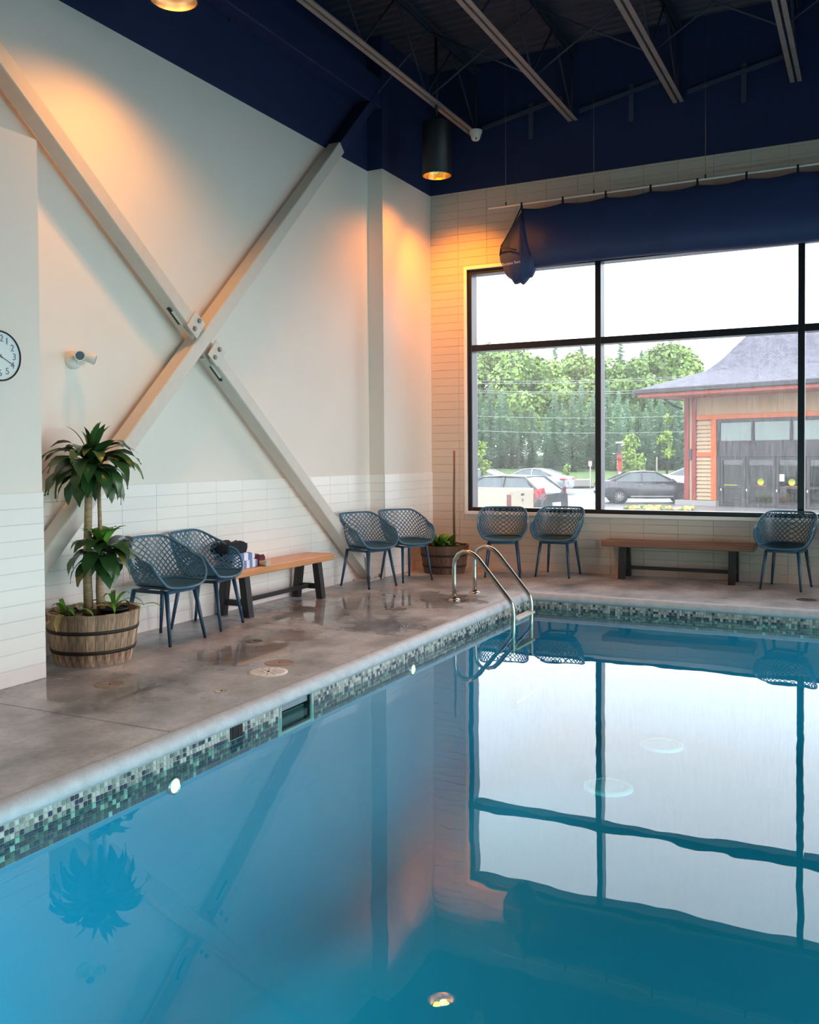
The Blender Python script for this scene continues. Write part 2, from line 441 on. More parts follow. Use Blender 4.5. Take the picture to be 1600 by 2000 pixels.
cp = thing('pool_coping', 'pale rounded concrete coping around the pool edge', 'coping', kind='structure')
coping('y', PX, PYF-0.2, PY, 1).build('coping_run', coping_m, cp)
coping('x', PY, PX, PXR+0.2, -1).build('coping_run', coping_m, cp)
MB().box(PXR, PXR+0.085, PYF, PY, -0.13, 0.0).build('coping_run', coping_m, cp)
MB().box(PX, PXR, PYF-0.085, PYF, -0.13, 0.0).build('coping_run', coping_m, cp)

# pool basin with skimmer mouth in the left side
SK = (4.81, 5.15, -0.25, -0.085)
pb = MB()
def quadX(x, y0, y1, z0, z1): pb.add([(x, y0, z0), (x, y1, z0), (x, y1, z1), (x, y0, z1)], [(0, 1, 2, 3)])
xw = PX-0.012
RC = 0.55; ZC = PZ+RC
quadX(xw, PYF, SK[0], ZC, -0.08); quadX(xw, SK[1], PY+0.012, ZC, -0.08); quadX(xw, SK[0], SK[1], ZC, SK[2])
pb.add([(xw, PY+0.012, ZC), (PXR, PY+0.012, ZC), (PXR, PY+0.012, -0.08), (xw, PY+0.012, -0.08)], [(0, 1, 2, 3)])
pb.add([(xw, PYF, PZ), (PXR, PYF, PZ), (PXR, PYF, -0.08), (xw, PYF, -0.08)], [(3, 2, 1, 0)])
pb.add([(PXR, PYF, PZ), (PXR, PY+0.012, PZ), (PXR, PY+0.012, -0.08), (PXR, PYF, -0.08)], [(3, 2, 1, 0)])
pb.add([(xw, PYF, PZ), (PXR, PYF, PZ), (PXR, PY+0.012, PZ), (xw, PY+0.012, PZ)], [(0, 1, 2, 3)])
cv = [(RC*(1-math.cos(a_)), ZC-RC*math.sin(a_)) for a_ in [PI/2*i/12 for i in range(13)]]   # coved foot of the walls
pb.loft([[(xw+d, PYF, z) for d, z in cv], [(xw+d, PY+0.012, z) for d, z in cv]], closed=False, cap=False)
pb.loft([[(xw, PY+0.012-d, z) for d, z in cv], [(PXR, PY+0.012-d, z) for d, z in cv]], closed=False, cap=False)
basin = pb.build('pool_basin', plaster, kind='structure'); basin['label'] = 'blue plastered pool basin below the water'
# mosaic band
MT = 0.0262
tile_var = {}
for tv in (0.02, 0.10, 0.60, 0.65, 0.90, 0.2, 0.3, 0.46, 0.5, 0.72, 0.8):
    me_ = MB().bbox(-0.002, 0.004, -0.0115, 0.0115, -0.0115, 0.0115, 0.0025).mesh('mosaic_tile', mosaic)
    me_.attributes.new('tint', 'FLOAT', 'FACE').data.foreach_set('value', [tv]*len(me_.polygons)); tile_var[int(tv*100)] = me_
gb = MB()
gb.box(PX-0.014, PX-0.003, PYF, SK[0]-0.01, -0.085-7*MT, -0.075); gb.box(PX-0.014, PX-0.003, SK[1]+0.01, PY, -0.085-7*MT, -0.075)
gb.box(PX-0.014, PX-0.003, SK[0]-0.01, SK[1]+0.01, -0.085-7*MT, SK[2])
gb.box(PX, PXR, PY+0.003, PY+0.014, -0.085-7*MT, -0.075)
band = gb.build('mosaic_grout_bed', mos_grout, basin)
far_ = MB(); tints = []
def mosaic_tint(z):
    r_ = int((-0.083-z)/MT); u = R.random()
    pd = (0.14, 0.22, 0.5, 0.8, 0.88, 0.92, 0.95, 0.95)[min(7, r_)]     # share of dark tiles per row
    return R.choice((0.02, 0.10, 0.60, 0.65, 0.90)) if u < pd else R.choice((0.2, 0.3, 0.46, 0.5, 0.72, 0.8))
def add_mosaic(x, y, z, axis):
    h_ = 0.0115; t_ = mosaic_tint(z)
    if axis == 'x': p = [(x+0.004, y-h_, z-h_), (x+0.004, y+h_, z-h_), (x+0.004, y+h_, z+h_), (x+0.004, y-h_, z+h_)]
    else: p = [(x-h_, y-0.004, z-h_), (x+h_, y-0.004, z-h_), (x+h_, y-0.004, z+h_), (x-h_, y-0.004, z+h_)]
    d = (-0.005, 0, 0) if axis == 'x' else (0, 0.005, 0)
    q = [(a+d[0], b_+d[1], c_+d[2]) for (a, b_, c_) in p]
    far_.add(p+q, [(0, 1, 2, 3), (0, 4, 5, 1), (1, 5, 6, 2), (2, 6, 7, 3), (3, 7, 4, 0)])
    tints.extend([t_]*5)
ny = int((PY-1.6)/MT)
for r_ in range(7):
    z = -0.083-(r_+0.5)*MT
    for k in range(ny):
        y = 1.6+(k+0.5)*MT
        if SK[0]-0.03 < y < SK[1]+0.03: continue
        if 4.275 < y < 4.415 and r_ < 3: continue
        if r_ < 3 and 2.62 < y < 4.6:
            obj('mosaic_tile', tile_var[int(mosaic_tint(z)*100)], basin, loc=(PX-0.003, y, z))
        else: add_mosaic(PX-0.003, y, z, 'x')
    for k in range(int((PXR-PX)/MT)-1): add_mosaic(PX+0.02+(k+0.5)*MT, PY+0.003, z, 'y')
mo = far_.build('mosaic_band', mosaic, basin, kind='stuff')
a_ = mo.data.attributes.new('tint', 'FLOAT', 'FACE'); a_.data.foreach_set('value', tints)
# skimmer mouth
sk = thing('pool_skimmer', 'dark rectangular skimmer opening in the mosaic band', 'skimmer', (PX, (SK[0]+SK[1])/2, SK[2]))
dk = mat('skimmer_dark', (34, 44, 48), 0.5)
hw = (SK[1]-SK[0])/2; s_ = MB()
s_.box(-0.30, -0.29, -hw, hw, 0, 0.165); s_.box(-0.30, -0.012, -hw-0.01, -hw, 0, 0.165); s_.box(-0.30, -0.012, hw, hw+0.01, 0, 0.165)
s_.box(-0.30, -0.012, -hw, hw, -0.01, 0.0); s_.box(-0.30, -0.012, -hw, hw, 0.166, 0.172)
s_.build('skimmer_box', dk, sk)
for sg in (-1, 1): MB().bbox(-0.014, 0.004, sg*(hw+0.012)-0.009, sg*(hw+0.012)+0.009, -0.02, 0.165, 0.002).build('frame_side', mos_grout, sk)
MB().bbox(-0.06, -0.05, -hw+0.01, hw-0.01, 0.0, 0.10, 0.003).build('weir_flap', mat('weir', (70, 84, 84), 0.4), sk)
gr = thing('overflow_grille', 'small dark slotted grille under the coping left of the skimmer', 'grille', (PX, 4.345, -0.155))
MB().box(-0.03, -0.004, -0.058, 0.058, 0.0, 0.072).build('grille_back', can_black, gr)
gs = MB().bbox(-0.006, 0.006, -0.004, 0.004, 0.0, 0.072, 0.001).mesh('slat', mat('grille_slat', (52, 50, 56), 0.5))
for k in range(8): obj('slat', gs, gr, loc=(0, -0.052+k*0.0149, 0))
# left-side underwater lamps; unseen fill lamps added right and near to even the light
lamps = [(PX, 3.80, -0.26, 0, 'glowing underwater pool lamp nearest the camera'), (PX, 6.65, -0.235, 0, 'small glowing underwater pool lamp further along the left pool side')]
for y, w_ in ((2.2, 'first'), (4.6, 'second'), (7.0, 'third'), (8.9, 'last')): lamps.append((PXR, y, -0.45, PI, w_+' added underwater fill lamp along the right pool side, outside the picture'))
for x, w_ in ((-1.8, 'left'), (1.8, 'right')): lamps.append((x, PYF, -0.45, PI/2, w_+' added underwater fill lamp at the near pool end, outside the picture'))
for (x, y, z, rz, lb) in lamps:
    seen = x == PX
    t = thing('pool_or_fill_lamp', lb, 'pool lamp', (x, y, z), rz, group='underwater pool lamps' if seen else 'added underwater fill lamps out of view')
    r_ = 0.036 if seen else 0.09
    MB().lathe([(r_+0.012, -0.012), (r_+0.012, 0.010), (r_+0.003, 0.016), (r_, 0.010)], 24, axis='x').build('lamp_ring', chrome, t)
    MB().lathe([(0.001, 0.016), (r_*0.6, 0.014), (r_, 0.009)], 24, axis='x').build('lens', pool_lamp_m, t)
    l = bpy.data.lights.new('pool_or_fill_light', 'SPOT'); l.energy = POOL_W*(1.0 if seen else 6.0); l.color = (1.0, 0.95, 0.82); l.shadow_soft_size = 0.05; l.spot_size = 2.8; l.spot_blend = 0.8
    lo = bpy.data.objects.new('pool_or_fill_light', l); COL.objects.link(lo); lo.parent = t; lo.location = (0.06, 0, 0); lo.rotation_euler = (0, -PI/2+(0 if seen else 0.5), 0)
# floor returns on the pool bottom
for (x, y, lb) in ((-1.78, 8.75, 'pale round drain cover on the pool bottom nearer the window'), (-1.95, 7.45, 'pale round drain cover on the pool bottom nearer the camera')):
    t = thing('pool_drain_cover', lb, 'drain cover', (x, y, PZ), group='drain covers on the pool bottom')
    MB().lathe([(0.20, 0.0), (0.20, 0.02), (0.16, 0.03), (0.15, 0.02)], 32).build('rim', mat('drain_rim', (110, 186, 212), 0.5), t)
    MB().lathe([(0.148, 0.02), (0.10, 0.03), (0.001, 0.034)], 32).build('cover', mat('drain_cover', (90, 176, 206), 0.5), t)
# water
w = MB(); w.add([(PX-0.28, PYF, WZ), (PXR, PYF, WZ), (PXR, PY+0.01, WZ), (PX-0.28, PY+0.01, WZ)], [(0, 1, 2, 3)])
wv = MB(); NX, NY = 2, 2
wv.add([(PX-0.011, PYF, WZ), (PXR, PYF, WZ), (PXR, PY+0.01, WZ), (PX-0.011, PY+0.01, WZ)], [(0, 1, 2, 3)])
wv.add([(PX-0.29, SK[0], WZ), (PX-0.011, SK[0], WZ), (PX-0.011, SK[1], WZ), (PX-0.29, SK[1], WZ)], [(0, 1, 2, 3)])
wo = wv.build('pool_water', water_m); tag(wo, 'still turquoise pool water mirroring the window', 'water', kind='stuff')

# ------------------------------------------------------------------ walls
wt = 0.3
wl = MB().box(XL-wt, XL, YF, YB+wt, -0.2, ZPAINT).build('wall_left', paint, kind='structure'); wl['label'] = 'pale painted left wall with white tile wainscot'
wu = MB().box(XL-wt, XL, YF, YB+wt, ZPAINT, ZDECK+0.3).build('wall_left_upper', navy, kind='structure'); wu['label'] = 'navy painted upper band of the left wall'
pil = MB().box(XL, XP, YPIL, YB, 0, ZPAINT).build('wall_pilaster', paint, kind='structure'); pil['label'] = 'pale pilaster in the corner beside the window wall'
pu = MB().box(XL, XP, YPIL, YB, ZPAINT, ZDECK).build('wall_pilaster_upper', navy, kind='structure'); pu['label'] = 'navy top of the corner pilaster'
alc = MB().box(XL, XA, YF, YALC, 0, 3.645).build('wall_near_block', paint, kind='structure'); alc['label'] = 'near projecting wall block with the clock'
eb = MB().bbox(XL, XL+0.2, YF, YB, 5.74, 6.1, 0.01).build('trim_1', navy, kind='structure'); eb['label'] = 'navy eave beam along the top of the left wall'
TW, TH, TT = 0.41, ZTILE/12, 0.009
tmeX = MB().bbox(0, TT, 0.0015, TW-0.0015, 0.0015, TH-0.0015, 0.0018).mesh('wall_tile', tile_w)
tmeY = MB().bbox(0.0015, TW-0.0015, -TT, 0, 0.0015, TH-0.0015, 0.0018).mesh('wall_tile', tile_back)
tmeYw = MB().bbox(0.0015, TW-0.0015, -TT, 0, 0.0015, TH-0.0015, 0.0018).mesh('wall_tile', tile_w)
def tiles_x(x, y0, y1, parent, yref):
    MB().box(x, x+0.005, y0, y1, 0.0, ZTILE).build('grout_bed', grout, parent)
    k0 = math.floor((y0-yref)/TW); k = k0
    while yref+k*TW < y1-0.005:
        a = max(y0, yref+k*TW); b = min(y1, yref+(k+1)*TW)
        if b-a > 0.01:
            for r_ in range(12): obj('wall_tile', tmeX, parent, loc=(x, a, r_*TH), scale=(1, (b-a)/TW, 1))
        k += 1
tiles_x(XL, YALC, YPIL, wl, 6.18)
tiles_x(XP, YPIL-TT, YB, pil, YPIL-TT)
tiles_x(XA, 2.2, YALC+0.004, alc, YALC+0.004-TW*20)
MB().box(XL, XP, YPIL-0.005, YPIL, 0, ZTILE).build('grout_bed', grout, pil)
for r_ in range(12): obj('wall_tile', tmeYw, pil, loc=(XL+TT, YPIL, r_*TH), scale=((XP-XL-TT)/TW, 1, 1))
MB().box(XL, XA, YALC, YALC+0.004, 0, ZTILE).build('grout_bed', grout, alc)
# back wall with the window opening
def wall_with_opening(name, m):
    b = MB()
    b.box(XL-wt, WIN[0], YB, YB+wt, -0.2, ZPAINT); b.box(WIN[1], XR+wt, YB, YB+wt, -0.2, ZPAINT)
    b.box(WIN[0], WIN[1], YB, YB+wt, -0.2, WIN[2]); b.box(WIN[0], WIN[1], YB, YB+wt, WIN[3], ZPAINT)
    return b.build(name, m, kind='structure')
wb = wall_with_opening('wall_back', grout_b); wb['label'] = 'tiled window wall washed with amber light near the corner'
wbu = MB().box(XL-wt, XR+wt, YB, YB+wt, ZPAINT, ZDECK+0.3).build('wall_back_upper', navy, kind='structure'); wbu['label'] = 'navy painted band above the window wall'
rest = MB(); nb = 0
cuts = (WIN[0]-0.045, WIN[1]+0.045, WIN[2]-0.045, WIN[3]+0.045)
def back_tile(a, b, c, d):
    global nb
    if b-a < 0.01 or d-c < 0.01: return
    if b < -0.15 and nb < 300:
        nb += 1
        obj('wall_tile', tmeY, wb, loc=(a, YB, c), scale=((b-a)/TW, 1, (d-c)/TH))
    else: rest.box(a+0.0015, b-0.0015, YB-TT, YB, c+0.0015, d-0.0015)
k = 0
while XP+k*TW < 5.55:
    a, b = XP+k*TW, XP+(k+1)*TW
    for r_ in range(int(ZPAINT/TH)+1):
        c, d = r_*TH, min((r_+1)*TH, ZPAINT)
        if b <= cuts[0] or a >= cuts[1] or d <= cuts[2] or c >= cuts[3]: back_tile(a, b, c, d); continue
        if a < cuts[0]: back_tile(a, cuts[0], c, d)
        if b > cuts[1]: back_tile(cuts[1], b, c, d)
        a2, b2 = max(a, cuts[0]), min(b, cuts[1])
        if c < cuts[2]: back_tile(a2, b2, c, cuts[2])
        elif d > cuts[3]: back_tile(a2, b2, cuts[3], d)
    k += 1
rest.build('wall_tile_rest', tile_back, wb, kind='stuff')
# walls behind the camera and to the right, with tall windows on the right
rw = MB(); ys = [YF]+[v for ab in RWIN for v in ab]+[YB+wt]
for i in range(0, len(ys)-1, 2): rw.box(XR, XR+wt, ys[i], ys[i+1], -0.2, ZDECK)
for (a, b) in RWIN: rw.box(XR, XR+wt, a, b, -0.2, RZ0); rw.box(XR, XR+wt, a, b, RZ1, ZDECK)
o = rw.build('wall_right', navy, kind='structure'); o['label'] = 'navy right wall with tall windows, outside the picture'
o = MB().box(XL-wt, XR+wt, YF-wt, YF, -0.2, ZDECK).build('wall_front', navy, kind='structure'); o['label'] = 'navy wall behind the viewer'
# corrugated roof deck
cd = MB(); pr = []
y = YF-0.3
while y < YB+0.3:
    for (dy, dz) in ((0, 0), (0.055, 0), (0.075, 0.045), (0.125, 0.045), (0.145, 0)): pr.append((y+dy, ZDECK+dz))
    y += 0.15
v0 = [(XL-wt, a, b) for a, b in pr]; v1 = [(XR+wt, a, b) for a, b in pr]; n = len(pr)
cd.add(v0+v1, [(i, i+1, n+i+1, n+i) for i in range(n-1)])
cd.box(XL-wt, XR+wt, YF-0.3, YB+0.3, ZDECK+0.08, ZDECK+0.25)
ce = cd.build('ceiling', deckroof, kind='structure'); ce['label'] = 'dark corrugated metal roof deck'

# ------------------------------------------------------------------ window
def window_unit():
    t = thing('window_1', 'wide black framed window looking onto the rainy parking lot', 'window', ((WIN[0]), YB, WIN[2]), kind='structure')
    x0, x1, z0, z1 = 0.0, WIN[1]-WIN[0], 0.0, WIN[3]-WIN[2]
    # white lining standing slightly proud of the tile
    lin_ = MB(); pw, pj = 0.045, -0.016
    lin_.bbox(x0-pw, x0, pj, 0.03, z0-pw, z1+pw, 0.003).build('jamb_lining', white_trim, t)
    MB().bbox(x1, x1+pw, pj, 0.03, z0-pw, z1+pw, 0.003).build('jamb_lining', white_trim, t)
    MB().bbox(x0, x1, pj-0.012, 0.06, z0-pw, z0, 0.004).build('sill', white_trim, t)
    MB().bbox(x0, x1, pj, 0.03, z1, z1+pw, 0.003).build('head_lining', white_trim, t)
    fw = 0.05; cap0, cap1, bk0, bk1 = 0.03, 0.05, 0.05, 0.235
    def frame(a, b, c, d, nm='frame_bar'):
        o_ = MB().bbox(a, b, cap0, cap1, c, d, 0.003).build(nm, black_frame, t)
        MB().bbox(a+0.004, b-0.004, bk0, bk1, c+0.002, d-0.002, 0.002).build('frame_body', bead_alu, o_)
    frame(x0, x0+fw, z0, z1); frame(x1-fw, x1, z0, z1); frame(x0+fw, x1-fw, z0, z0+0.05); frame(x0+fw, x1-fw, z1-0.06, z1)
    xm = [-3.108-WIN[0], -0.757-WIN[0], 1.60-WIN[0], 3.45-WIN[0]]
    for m_ in xm: frame(m_-0.036, m_+0.036, z0+0.05, z1-0.06, 'mullion')
    zt = 2.925-WIN[2]
    ex = [x0+fw]+[v for m_ in xm for v in (m_-0.036, m_+0.036)]+[x1-fw]
    for i in range(0, len(ex), 2):
        a, b = ex[i], ex[i+1]
        frame(a, b, zt-0.042, zt+0.042, 'transom')
        for (c, d) in ((z0+0.05, zt-0.042), (zt+0.042, z1-0.06)):
            MB().box(a, b, 0.222, 0.228, c, d).build('pane', glass_m, t)
    return t
window_unit()
RH = RZ1-RZ0
for i, (a, b) in enumerate(RWIN):
    t = thing('window_%d' % (i+2), ('near', 'far')[i]+' tall window in the right wall outside the picture', 'window', (XR, a, RZ0), kind='structure')
    hb_ = (b-a)/2
    for (c, d, e, f) in ((0, 0.06, 0, RH), (b-a-0.06, b-a, 0, RH), (0.06, b-a-0.06, 0, 0.06), (0.06, b-a-0.06, RH-0.06, RH), (hb_-0.03, hb_+0.03, 0.06, RH-0.06)):
        MB().box(0.04, 0.14, c, d, e, f).build('frame_bar', black_frame, t)
    MB().box(0.09, 0.096, 0.06, hb_-0.03, 0.06, RH-0.06).build('pane', glass_plain, t)
    MB().box(0.09, 0.096, hb_+0.03, b-a-0.06, 0.06, RH-0.06).build('pane', glass_plain, t)


# ------------------------------------------------------------------ roof joists
jx = [-4.71, -3.41, -2.115, -0.82, 0.48, 1.78]
jl = ['steel roof joist closest to the left wall, camera fixed to its end', 'second steel roof joist from the left wall', 'third steel roof joist from the left wall', 'fourth steel roof joist from the left wall, at the top right', 'fifth steel roof joist, just beyond the right edge of the picture', 'sixth steel roof joist, well beyond the right edge of the picture']
ang = MB(); ang.box(-0.062, -0.014, YF, YB, 0.0, 0.007); ang.box(-0.02, -0.014, YF, YB, 0.007, 0.055)
ang_me = ang.mesh('bottom_chord_angle', joist_m)
an2 = MB(); an2.box(0.014, 0.062, YF, YB, 0.0, 0.007); an2.box(0.014, 0.02, YF, YB, 0.007, 0.055)
an2_me = an2.mesh('bottom_chord_angle', joist_m)
top = MB(); top.box(-0.062, -0.012, YF, YB, 0.85, 0.857); top.box(0.012, 0.062, YF, YB, 0.85, 0.857); top.box(-0.02, -0.012, YF, YB, 0.80, 0.85); top.box(0.012, 0.02, YF, YB, 0.80, 0.85)
top_me = top.mesh('top_chord', joist_n)
web = []
y = YB-0.05-0.75*12; upw = True
while y < YB-0.75:
    b = MB(); b.tube([(0, y, 0.03 if upw else 0.83), (0, y+0.75, 0.83 if upw else 0.03)], 0.013, 6)
    web.append(b.mesh('web_rod', joist_n)); y += 0.75; upw = not upw
b = MB(); b.tube([(0, y, 0.03 if upw else 0.83), (0, YB-0.05, 0.83)], 0.013, 6); web.append(b.mesh('web_rod', joist_n))
for i, x in enumerate(jx):
    t = thing('roof_joist', jl[i], 'joist', (x, 0, 5.69), group='steel roof joists')
    obj('bottom_chord_angle', ang_me, t); obj('bottom_chord_angle', an2_me, t); obj('top_chord', top_me, t)
    for w_ in web: obj('web_rod', w_, t)
bridge_m = mat('bridging_rod', (62, 66, 84), 0.6)
for yy, lb in ((9.9, 'row of thin bridging rods between the roof joists near the window wall'), (7.3, 'row of thin bridging rods between the roof joists nearer the camera')):
    t = thing('joist_bridging', lb, 'bridging', (0, yy, 5.69), group='bridging between the joists')
    for i in range(len(jx)):
        xa = jx[i-1] if i else XL; xb = jx[i]
        MB().tube([(xa, 0, 0.03), (xb, 0, 0.80)], 0.011, 6).build('rod', bridge_m, t)
        MB().tube([(xa, 0.04, 0.80), (xb, 0.04, 0.03)], 0.011, 6).build('rod', bridge_m, t)
# short struts from the back wall to the joists
st_m = mat('wall_strut', (64, 70, 92), 0.6)
for i, (xa, xb) in enumerate(((-4.65, -3.47), (-3.35, -2.2), (-2.05, -0.9))):
    t = thing('joist_end_strut', ('leftmost', 'middle', 'rightmost')[i]+' angled navy strut between the joist ends at the window wall', 'strut', (0, 0, 0), group='joist end struts')
    MB().beam((xa+0.05, YB-0.1, 5.76), (xb-0.05, YB-0.1, 5.96), 0.02, 0.05).build('strut_bar', st_m, t)
    MB().beam(((xa+xb)/2+0.1, YB-0.02, 5.55), ((xa+xb)/2+0.1, YB-0.02, 6.0), 0.06, 0.02, (0, 1, 0)).build('strut_bracket', st_m, t)

# ------------------------------------------------------------------ X brace on the left wall
XF, XBk = -5.40, -5.555
def zB(y): return y-4.06
def zA(y): return -0.81*(y-9.78)
def tube_member(p, q, wdt, m, name, parent, x0=XBk, x1=XF, bev=0.008):
    """box section member in the wall plane between (y,z) points p and q"""
    a = Vector((0, p[0], p[1])); b = Vector((0, q[0], q[1])); t = (b-a).normalized(); nrm = Vector((0, -t.z, t.y)); h_ = wdt/2
    sec = [(x0+bev, -h_), (x1-bev, -h_), (x1, -h_+bev), (x1, h_-bev), (x1-bev, h_), (x0+bev, h_), (x0, h_-bev), (x0, -h_+bev)]
    mb = MB(); secs = []
    for c in (a, b): secs.append([(sx, c.y+nrm.y*sn, c.z+nrm.z*sn) for sx, sn in sec])
    mb.loft(secs, smooth=False)
    return mb.build(name, m, parent)
cy_, cz_ = 6.62, 2.56
br = thing('x_brace', 'large painted steel X brace standing off the left wall', 'brace', (0, 0, 0))
tube_member((4.50, zB(4.50)), (9.05, zB(9.05)), 0.135, steel_paint, 'brace_member', br)
tube_member((9.05, zB(9.05)), (9.95, zB(9.95)), 0.12, navy, 'brace_end', br)
dA = Vector((0, 1, -0.81)).normalized(); nA = Vector((0, 0.81, 1)).normalized(); dB = Vector((0, 1, 1)).normalized(); nB = Vector((0, -1, 1)).normalized()
def onA(s_, n_=0.0): return (cy_+dA.y*s_+nA.y*n_, cz_+dA.z*s_+nA.z*n_)
tube_member((3.2, zA(3.2)), onA(-0.17), 0.13, steel_paint, 'brace_member', br)
tube_member(onA(0.17), (9.72, zA(9.72)), 0.13, steel_paint, 'brace_member', br)
for sg in (-1, 1):
    tube_member(onA(sg*0.08), onA(sg*0.42), 0.165, steel_paint, 'gusset_plate', br, XF-0.066, XF-0.050, 0.002)
    tube_member(onA(sg*0.10), onA(sg*0.26), 0.185, steel_paint, 'cover_plate', br, XF+0.004, XF+0.018, 0.002)
    tube_member(onA(sg*0.27, -0.075), onA(sg*0.46, -0.075), 0.014, can_black, 'slot_gap', br, XF-0.088, XF-0.06, 0.001)
    for nn in (-0.05, 0.05):
        yy, zz = onA(sg*0.18, nn)
        MB().lathe([(0.001, 0.036), (0.022, 0.034), (0.024, 0.020), (0.024, 0.018)], 6, c=(XF, yy, zz), axis='x', smooth=False).build('bolt', steel_grey, br)
MB().bbox(XL, XF+0.03, 9.55, 9.9, 0.0, 0.02, 0.003).build('foot_plate', steel_paint, br)
for yy in (9.60, 9.86): MB().lathe([(0.001, 0.06), (0.016, 0.058), (0.016, 0.02)], 6, c=(XF-0.0, yy, 0.0), smooth=False).build('bolt', steel_grey, br)

# ------------------------------------------------------------------ can downlights
def downlight(x, y, z, label, col, power, refl, blend, aim=None):
    t = thing('can_downlight', label, 'light', (x, y, z), group='black can downlights')
    MB().lathe([(0.178, 0.62), (0.178, 0.0), (0.172, -0.004), (0.168, 0.0)], 40).build('can', can_black, t)
    MB().disc(0.178, 0.62, 40).build('can_top', can_black, t)
    MB().lathe([(0.168, 0.0), (0.160, 0.05), (0.145, 0.10), (0.12, 0.13), (0.001, 0.13)], 40).build('reflector', refl, t)
    MB().tube([(0, 0, 0.62), (0, 0, ZDECK-z)], 0.02, 8).build('stem', can_black, t)
    for k in range(3):
        a = PI/2+k*2*PI/3+0.3
        bx, by = 0.075*math.cos(a), 0.075*math.sin(a)
        MB().lathe([(0.03, 0.128), (0.05, 0.095), (0.046, 0.085), (0.02, 0.078), (0.001, 0.076)], 20, c=(bx, by, 0)).build('bulb', bulb_m, t)
        l = bpy.data.lights.new('downlight_beam', 'SPOT'); l.energy = power; l.color = col; l.shadow_soft_size = 0.035
        l.spot_size = math.radians(146); l.spot_blend = blend
        lo = bpy.data.objects.new('downlight_beam', l); COL.objects.link(lo); lo.parent = t; lo.location = (bx, by, 0.066)
        if aim and k == 0:      # one bulb swivelled towards the window wall
            l.spot_size = math.radians(84); l.spot_blend = 0.9; l.energy = power*3.2; lo.location = (bx, by, 0.02)
            lo.rotation_euler = Vector(aim).to_track_quat('-Z', 'Y').to_euler()
    return t
downlight(-4.72, 10.12, 4.86, 'black can downlight glowing gold in front of the corner pilaster', (1.0, 0.26, 0.0), LAMP_W*1.35, gold, 0.9, (-0.25, 1.25, -1.7))
downlight(-4.68, 5.42, 4.90, 'black can downlight cut off at the top edge of the picture', (1.0, 0.38, 0.05), LAMP_W*1.0, mat('bronze_reflector', (150, 134, 124), 0.3, metal=1.0), 0.7)

# ------------------------------------------------------------------ hung tarp over the window
ty = 11.02
tp = thing('hanging_rail', 'thin white rail hung on wires above the window', 'rail', (0, ty, 4.64))
MB().tube([(-4.42, 0, 0), (4.2, 0, 0)], 0.011, 8).build('rail_tube', white_trim, tp)
for x in (-4.18, -3.05, -1.75, -0.4, 1.0, 2.4): MB().tube([(x, 0, 0), (x, 0, ZDECK-4.64)], 0.0025, 5).build('hanger_wire', steel_grey, tp); MB().tube([(x, 0, 0.008), (x, 0, 0.05)], 0.009, 6).build('wire_grip', can_black, tp)
clipx = [-3.97+0.533*i for i in range(15)]
tarp = thing('tarp_bundle', 'navy tarp slung like a long pouch across the top of the window', 'tarp', (0, ty, 0))
def teardrop(x, zt, zb, wd, n=18, skew=0.0):
    pts = []
    for k in range(n):
        a = 2*PI*k/n
        s_ = (1-math.cos(a))/2
        z = zt+(zb-zt)*s_
        wid = wd*math.sin(a)*(0.35+0.65*s_)*(1 if s_ < 0.7 else 1.0)
        pts.append((x, -wid+skew*s_, z))
    return pts
secs = []
nx = 150
for i in range(nx+1):
    x = -3.97+8.0*i/nx
    d = min(abs(x-c) for c in clipx)
    zt = 4.585-0.03*min(1, d/0.2)
    f = min(1.0, (x+3.97)/0.35)
    zb = 3.82+0.02*math.sin(x*1.7)+0.02*(1-f)
    secs.append(teardrop(x, zt, zb, 0.10+0.10*f+0.01*math.sin(x*3.1)))
MB().loft(secs).build('tarp_body', tarp_m, tarp)
# gathered pouch end
secs = []
for i in range(15):
    t_ = i/14; x = -4.25+0.52*t_
    prof_t = math.sin(PI*min(1, max(0.02, t_)))**0.6
    zt = 4.16+0.40*max(0.0, 1-abs(t_-0.54)/0.54)**1.05
    zb = 4.0-0.36*prof_t+0.02*math.sin(i*2.1)
    secs.append(teardrop(x, zt, zb, 0.02+0.19*prof_t+0.01*math.sin(i*1.7)))
MB().loft(secs).build('pouch_end', tarp_m, tarp)
# pinched left edge running up to the first clip
MB().tube([(-4.235, -0.03, 4.13), (-4.1, -0.02, 4.35), (-3.975, 0, 4.60)], 0.008, 6).build('edge_cord', can_black, tarp)
MB().tube([(-3.965, -0.02, 4.57), (-3.91, -0.13, 4.2), (-3.86, -0.17, 3.95)], 0.007, 6).build('seam', tarp_m, tarp)
MB().tube([(-4.25, -0.03, 4.02), (-4.20, -0.13, 4.09), (-4.08, -0.18, 4.07), (-3.98, -0.19, 4.03)], 0.011, 6).build('drawstring', mat('tarp_string', (60, 44, 42), 0.7), tarp)
lm = text_mesh('Surpass Sect', 0.046, mat('white_print', (225, 225, 220), 0.6))
lo = obj('printed_lettering', lm, tarp, loc=(-4.03, -0.225, 3.87), rot=(PI/2*1.12, -0.10, 0.12))
for x in clipx:
    MB().bbox(x-0.012, x+0.012, -0.012, 0.012, 4.575, 4.66, 0.003).build('clip', can_black, tarp)

